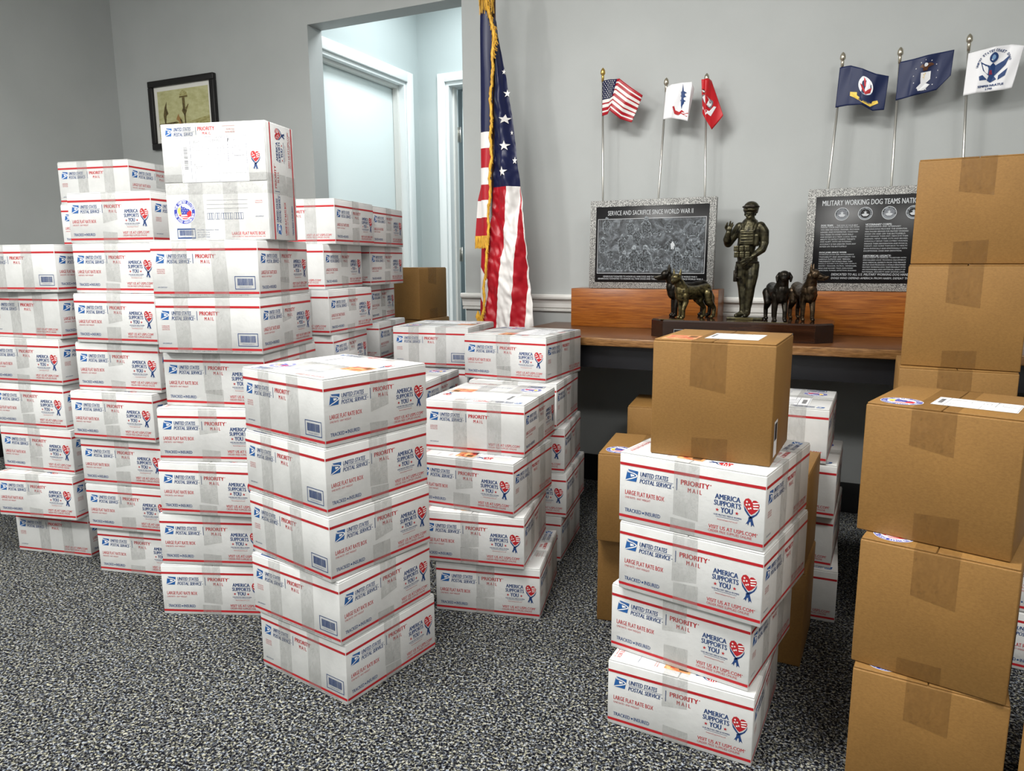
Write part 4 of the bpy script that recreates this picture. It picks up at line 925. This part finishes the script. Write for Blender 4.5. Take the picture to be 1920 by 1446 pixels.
# ------------------------------------------------------------------ bronze group
def organic(name, pieces, mat, parent, voxel=.0016, smooth=4):
    """union of tapered limbs and ellipsoids melted into one continuous surface"""
    mb = MB()
    for p in pieces:
        if p[0] == 'l':                       # limb: list of (point, radius)
            for (a, ra), (b, rb) in zip(p[1], p[1][1:]):
                a, b = Vector(a), Vector(b); d = (b-a); n = max(2, int(d.length/.004)+1)
                pts = [a+d*i/n for i in range(n+1)]; mb.tube(pts, [ra+(rb-ra)*i/n for i in range(n+1)], mat, 14)
            for a, ra in p[1]: ball(mb, a, (ra, ra, ra), mat)
        elif p[0] == 'b': ball(mb, p[1], p[2], mat, p[3] if len(p) > 3 else None)
        elif p[0] == 'x': mb.rbox(*p[1], mat, p[2], 2, p[3] if len(p) > 3 else None)
    o = link(name+'_tmp', mb.mesh(name))
    m = o.modifiers.new('r', 'REMESH'); m.mode = 'VOXEL'; m.voxel_size = voxel; m.use_smooth_shade = True
    s = o.modifiers.new('s', 'SMOOTH'); s.iterations = smooth; s.factor = .5
    dg = bpy.context.evaluated_depsgraph_get(); me = bpy.data.meshes.new_from_object(o.evaluated_get(dg))
    bpy.data.objects.remove(o); me.name = name; me.materials.clear(); me.materials.append(MATS[mat])
    for pl_ in me.polygons: pl_.use_smooth = True
    return link(name, me, parent)
def ball(mb, c, r, mat, rot=None, n=14):
    c = Vector(c); vs = []; fs = []
    for j in range(1, n//2+3):
        ph = math.pi*j/(n//2+3)
        for i in range(n):
            a = 2*math.pi*i/n; v = Vector((r[0]*math.sin(ph)*math.cos(a), r[1]*math.sin(ph)*math.sin(a), r[2]*math.cos(ph)))
            vs.append(c+(rot @ v if rot else v))
    J = n//2+2
    for j in range(J-1):
        for i in range(n): fs.append((j*n+i, (j+1)*n+i, (j+1)*n+(i+1) % n, j*n+(i+1) % n))
    t = Vector((0, 0, r[2])); vs.append(c+(rot @ t if rot else t)); vs.append(c-(rot @ t if rot else t))
    for i in range(n): fs.append((len(vs)-2, i, (i+1) % n)); fs.append((len(vs)-1, (J-1)*n+(i+1) % n, (J-1)*n+i))
    mb.add(vs, fs, mat, True)
BS, BT, BZ = -.352, 2.735, .798
sc = rthing('bronze_sculpture', 'bronze statue of a soldier with four dogs on a dark eight-sided wooden base', 'statue', BS, BT, DZ)
mb = MB(); c = .055
oct_ = [(-.313+c, -.132), (.308-c, -.132), (.308, -.132+c), (.308, .132-c), (.308-c, .132), (-.313+c, .132), (-.313, .132-c), (-.313, -.132+c)]
def prism(mb, pts, z0, z1, mat, inset=0):
    cx = sum(p[0] for p in pts)/len(pts); n = len(pts); k = 1-inset
    vs = [(x, y, z0) for x, y in pts]+[(x*k, y*k, z1) for x, y in pts]
    mb.add(vs, [tuple(range(n))[::-1], tuple(range(n, 2*n))]+[(i, (i+1) % n, n+(i+1) % n, n+i) for i in range(n)], mat)
prism(mb, oct_, 0, .060, 'dark_base_wood'); prism(mb, [(x*1, y*1) for x, y in oct_], .0601, .066, 'dark_base_wood', .018); mb.build('base', sc)
for (x, w_, tx) in ((-.175, .085, 'IN HONOR OF WAR DOGS'), (.135, .10, 'FAITHFUL PARTNERS')):
    mb = MB(); mb.box(x-w_/2, x+w_/2, -.1345, -.1322, .020, .034, 'black_granite'); S = Sheet(mb, lambda u, v, l: (x-w_/2+w_*u, -.1346-l, .034-.014*v)); S.frame(.01, .06, .99, .94, .01, .07, 'engrave')
    mb.build('nameplate', sc)
for (x0, x1) in ((-.275, -.185), (.055, .165)):
    mb = MB(); mb.box(x0, x1, -.128, -.112, .0662, .0675, 'bronze_gold'); mb.build('nameplate', sc)
# small raised plate under the soldier's boots
Zb = .066
pw = MB(); pw.rbox(-.062+.012, .062+.012, -.040, .030, Zb, Zb+.009, 'bronze', .002); pw.box(-.03+.012, .03+.012, -.0412, -.0402, Zb+.001, Zb+.008, 'bronze_gold')
S = Sheet(pw, lambda u, v, l: (-.028+.012+.056*u, -.0413-l, Zb+.0078-.006*v)); S.text('DOG HANDLER', .05, .05, .95, .95, 'bronze_gold', .02); pw.build('foot_plate', sc)
K = .000318; ox, oz = .012-.0*K, Zb+.009
P = lambda px, py, y=0: (ox+(px-395)*K, y, oz+(1345-py)*K)
r = lambda v: v*K
body = [
 ('l', [(P(392, 330), r(95)), (P(388, 420), r(112)), (P(360, 600), r(100)), (P(385, 740), r(105))]),
 ('b', P(330, 400), (r(80), r(70), r(100))), ('b', P(445, 400), (r(85), r(72), r(105))), ('b', P(385, 700), (r(112), r(82), r(80))),
 ('l', [(P(400, 290, -.002), r(48)), (P(397, 240, -.003), r(46))]),
 # his left arm (viewer's right) with the hand at the belt
 ('l', [(P(505, 345), r(58)), (P(545, 400), r(55)), (P(556, 520), r(48)), (P(540, 590, -.012), r(45)), (P(455, 668, -.034), r(30))]),
 ('b', P(425, 700, -.036), (r(34), r(22), r(24))), ('l', [(P(410, 700, -.038), r(12)), (P(370, 722, -.038), r(10)), (P(330, 742, -.036), r(8))]),
 ('l', [(P(412, 712, -.038), r(11)), (P(375, 738, -.038), r(9)), (P(345, 755, -.036), r(8))]), ('l', [(P(408, 690, -.040), r(11)), (P(372, 705, -.040), r(9)), (P(325, 728, -.038), r(8))]),
 ('l', [(P(418, 722, -.036), r(11)), (P(390, 748, -.036), r(9)), (P(370, 765, -.034), r(7))]), ('l', [(P(430, 680, -.040), r(11)), (P(395, 678, -.042), r(9)), (P(375, 686, -.042), r(8))]),
 # his right arm raised, gloved hand in front of the shoulder
 ('l', [(P(285, 345), r(56)), (P(235, 420), r(52)), (P(170, 520, -.006), r(48)), (P(160, 480, -.022), r(42)), (P(180, 410, -.034), r(30))]),
 ('b', P(188, 370, -.036), (r(32), r(20), r(36))),
 ('l', [(P(172, 350, -.036), r(12)), (P(160, 320, -.038), r(10)), (P(168, 300, -.042), r(9))]), ('l', [(P(188, 342, -.036), r(11)), (P(192, 310, -.038), r(10)), (P(200, 285, -.040), r(8))]),
 ('l', [(P(200, 345, -.036), r(11)), (P(212, 318, -.038), r(9)), (P(224, 300, -.040), r(8))]), ('l', [(P(208, 356, -.036), r(10)), (P(222, 335, -.038), r(8)), (P(232, 322, -.040), r(7))]),
 ('l', [(P(165, 380, -.038), r(12)), (P(148, 350, -.042), r(10)), (P(158, 325, -.046), r(9))]),
 # legs: trousers, his right leg straight, his left slightly forward
 ('l', [(P(335, 770), r(80)), (P(335, 880), r(70)), (P(348, 1020), r(52)), (P(358, 1100), r(52)), (P(362, 1215), r(42))]),
 ('l', [(P(440, 770), r(78)), (P(445, 880, -.008), r(68)), (P(435, 1020, -.014), r(52)), (P(425, 1100, -.008), r(52)), (P(415, 1220, -.006), r(43))]),
 # boots
 ('l', [(P(362, 1215), r(40)), (P(358, 1300), r(36)), (P(320, 1325, -.012), r(30)), (P(298, 1330, -.020), r(24))]),
 ('l', [(P(415, 1220, -.006), r(40)), (P(412, 1300, -.006), r(36)), (P(405, 1322, -.026), r(30)), (P(400, 1328, -.036), r(24))]),
]
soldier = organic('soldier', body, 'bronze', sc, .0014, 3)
hx, hz = 392, 205
head = [('b', P(hx, 195, -.004), (r(56), r(60), r(72))), ('b', P(hx-2, 240, -.009), (r(40), r(44), r(38))), ('b', P(hx-8, 212, -.023), (r(9), r(14), r(16))),
        ('b', P(hx-8, 200, -.020), (r(7), r(8), r(20))), ('b', P(hx-8, 246, -.0225), (r(18), r(6), r(4))), ('b', P(hx-8, 256, -.0215), (r(15), r(7), r(5))), ('b', P(hx-8, 268, -.018), (r(16), r(12), r(10))),
        ('b', P(hx-28, 192, -.019), (r(12), r(8), r(5))), ('b', P(hx+14, 192, -.019), (r(12), r(8), r(5))), ('b', P(hx+55, 205, -.0), (r(9), r(12), r(20))), ('b', P(hx-58, 205, -.0), (r(9), r(12), r(20))),
        ('b', P(hx-32, 224, -.016), (r(16), r(12), r(14))), ('b', P(hx+18, 224, -.016), (r(16), r(12), r(14)))]
organic('head', head, 'bronze', soldier, .0011, 2)
hel = [('b', P(398, 138, -.001), (r(84), r(90), r(74))), ('b', P(396, 160, -.003), (r(84), r(92), r(34))), ('b', P(334, 168, .004), (r(16), r(36), r(24))), ('b', P(456, 172, .004), (r(16), r(36), r(28)))]
organic('helmet', hel, 'bronze', soldier, .0014, 2)
gog = MB(); gog.rbox(ox-r(56), ox+r(54), -r(101), -r(76), P(0, 146)[2], P(0, 108)[2], 'bronze_dark', .0035, 2)
gog.tube([(ox+math.cos(a)*r(84), math.sin(a)*r(90), P(0, 126)[2]) for a in [R_(k*15) for k in range(25)]], r(10), 'bronze_dark', 6); gog.build('goggles', soldier)
vest = [('x', (ox-r(100), ox+r(62), -.034, -.010, P(0, 545)[2], P(0, 375)[2]), .005), ('x', (ox-r(112), ox+r(110), -.028, .030, P(0, 560)[2], P(0, 420)[2]), .007),
        ('l', [(P(335, 385, -.026), r(20)), (P(325, 320, -.014), r(20)), (P(330, 285, .008), r(20))]), ('l', [(P(450, 385, -.026), r(20)), (P(465, 320, -.014), r(20)), (P(455, 285, .008), r(20))]),
        ('x', (ox-r(60), ox+r(55), -.022, .012, P(0, 320)[2], P(0, 285)[2]), .004)]
organic('vest', vest, 'bronze', soldier, .0013, 2)
for k in range(3):
    for (y0, y1, xo) in ((552, 612, 0), (618, 680, 6)):
        q = MB(); x = 246+58*k+xo; q.rbox(P(x, 0)[0], P(x+52, 0)[0], -.040, -.022, P(0, y1)[2], P(0, y0)[2], 'bronze', .0018, 2)
        q.rbox(P(x+2, 0)[0], P(x+50, 0)[0], -.0415, -.038, P(0, y0+20)[2], P(0, y0)[2], 'bronze', .0008, 1); q.build('pouch', soldier)
for k in range(4):
    q = MB(); q.rbox(P(312, 0)[0], P(445, 0)[0], -.0362, -.0335, P(0, 418+32*k)[2], P(0, 404+32*k)[2], 'bronze', .0006, 1); q.build('strap', soldier)
q = MB(); q.rbox(P(246, 0)[0], P(290, 0)[0], -.020, .010, P(0, 950)[2], P(0, 820)[2], 'bronze_dark', .003, 2); q.rbox(P(262, 0)[0], P(286, 0)[0], -.024, -.008, P(0, 850)[2], P(0, 775)[2], 'bronze_dark', .002, 2); q.build('holster', soldier)
q = MB(); q.tube([P(255, 900, -.012), P(300, 905, -.030), P(345, 915, -.024)], .0022, 'bronze_dark', 6); q.build('leg_strap', soldier)
q = MB(); q.tube([(ox-.003+math.cos(a)*r(116), math.sin(a)*r(90), P(0, 735)[2]) for a in [R_(k*15) for k in range(25)]], r(13), 'bronze_dark', 6); q.build('belt', soldier)

def dog(name, x, y, yaw, size, ears, head_yaw, mat, headmat=None, head_up=0, stance=0, behind=False):
    """standing dog, x forward; shoulder height about 1 unit * size"""
    s = size; e = bpy.data.objects.new(name, None)
    V = lambda a, b, c: (a*s, b*s, c*s)
    H = Matrix.Translation(V(.60, 0, 1.17+head_up)) @ Matrix.Rotation(R_(head_yaw), 4, 'Z')
    def h(a, b, c): return tuple(H @ Vector(V(a, b, c)))
    f = stance
    pcs = [('l', [(V(-.50, 0, .86), .165*s), (V(-.20, 0, .80), .170*s), (V(.10, 0, .76), .205*s), (V(.38, 0, .80), .215*s)]),
     ('b', V(.40, 0, .72), (.20*s, .17*s, .24*s)), ('b', V(-.12, 0, .70), (.25*s, .15*s, .16*s)), ('l', [(V(.38, 0, .88), .19*s), (V(.50, 0, 1.04), .150*s), (tuple(H @ Vector(V(-.03, 0, -.03))), .125*s)]), ('b', V(.50, 0, .84), (.13*s, .14*s, .20*s)),
     ('b', h(.04, 0, .02), (.165*s, .135*s, .135*s)), ('l', [(h(.12, 0, -.02), .095*s), (h(.26, 0, -.06), .065*s), (h(.33, 0, -.07), .050*s)]), ('l', [(h(.10, 0, -.09), .05*s), (h(.27, 0, -.125), .032*s)]),
     ('b', h(.375, 0, -.045), (.030*s, .032*s, .026*s)), ('b', h(.13, .055, .055), (.035*s, .03*s, .03*s)), ('b', h(.13, -.055, .055), (.035*s, .03*s, .03*s)),
     ('l', [(V(-.60, 0, .86), .06*s), (V(-.76, .0, .62), .05*s), (V(-.78, .02, .36), .03*s)])]
    for sgn in (1, -1):
        w = .115*sgn; o1 = (.06 if sgn > 0 else -.02)*f
        pcs.append(('l', [(V(.38, w, .70), .115*s), (V(.33, w*1.05, .52), .085*s), (V(.36+o1, w*1.05, .28), .062*s), (V(.355+o1, w*1.05, .07), .054*s), (V(.42+o1, w*1.05, .04), .054*s)]))
        o2 = (-.10 if sgn > 0 else .06)*f
        pcs.append(('l', [(V(-.46, w, .74), .150*s), (V(-.42+o2, w*1.1, .50), .11*s), (V(-.62+o2, w*1.1, .30), .062*s), (V(-.60+o2, w*1.1, .07), .052*s), (V(-.53+o2, w*1.1, .04), .054*s)]))
        if ears == 'up': pcs.append(('l', [(h(-.02, .085*sgn, .10), .052*s), (h(-.03, .10*sgn, .20), .034*s), (h(-.03, .105*sgn, .29), .010*s)]))
        else: pcs.append(('l', [(h(-.03, .115*sgn, .07), .045*s), (h(-.01, .165*sgn, -.02), .050*s), (h(.02, .165*sgn, -.12), .030*s)]))
    o = organic(name, pcs, mat, sc, .0014, 2)
    o.location = (x, y, Zb+.0005); o.rotation_euler = (0, 0, R_(yaw))
    q = MB()      # mask on the muzzle
    return o
# yaw: 0 looks to the right along the wall, -90 looks at the viewer
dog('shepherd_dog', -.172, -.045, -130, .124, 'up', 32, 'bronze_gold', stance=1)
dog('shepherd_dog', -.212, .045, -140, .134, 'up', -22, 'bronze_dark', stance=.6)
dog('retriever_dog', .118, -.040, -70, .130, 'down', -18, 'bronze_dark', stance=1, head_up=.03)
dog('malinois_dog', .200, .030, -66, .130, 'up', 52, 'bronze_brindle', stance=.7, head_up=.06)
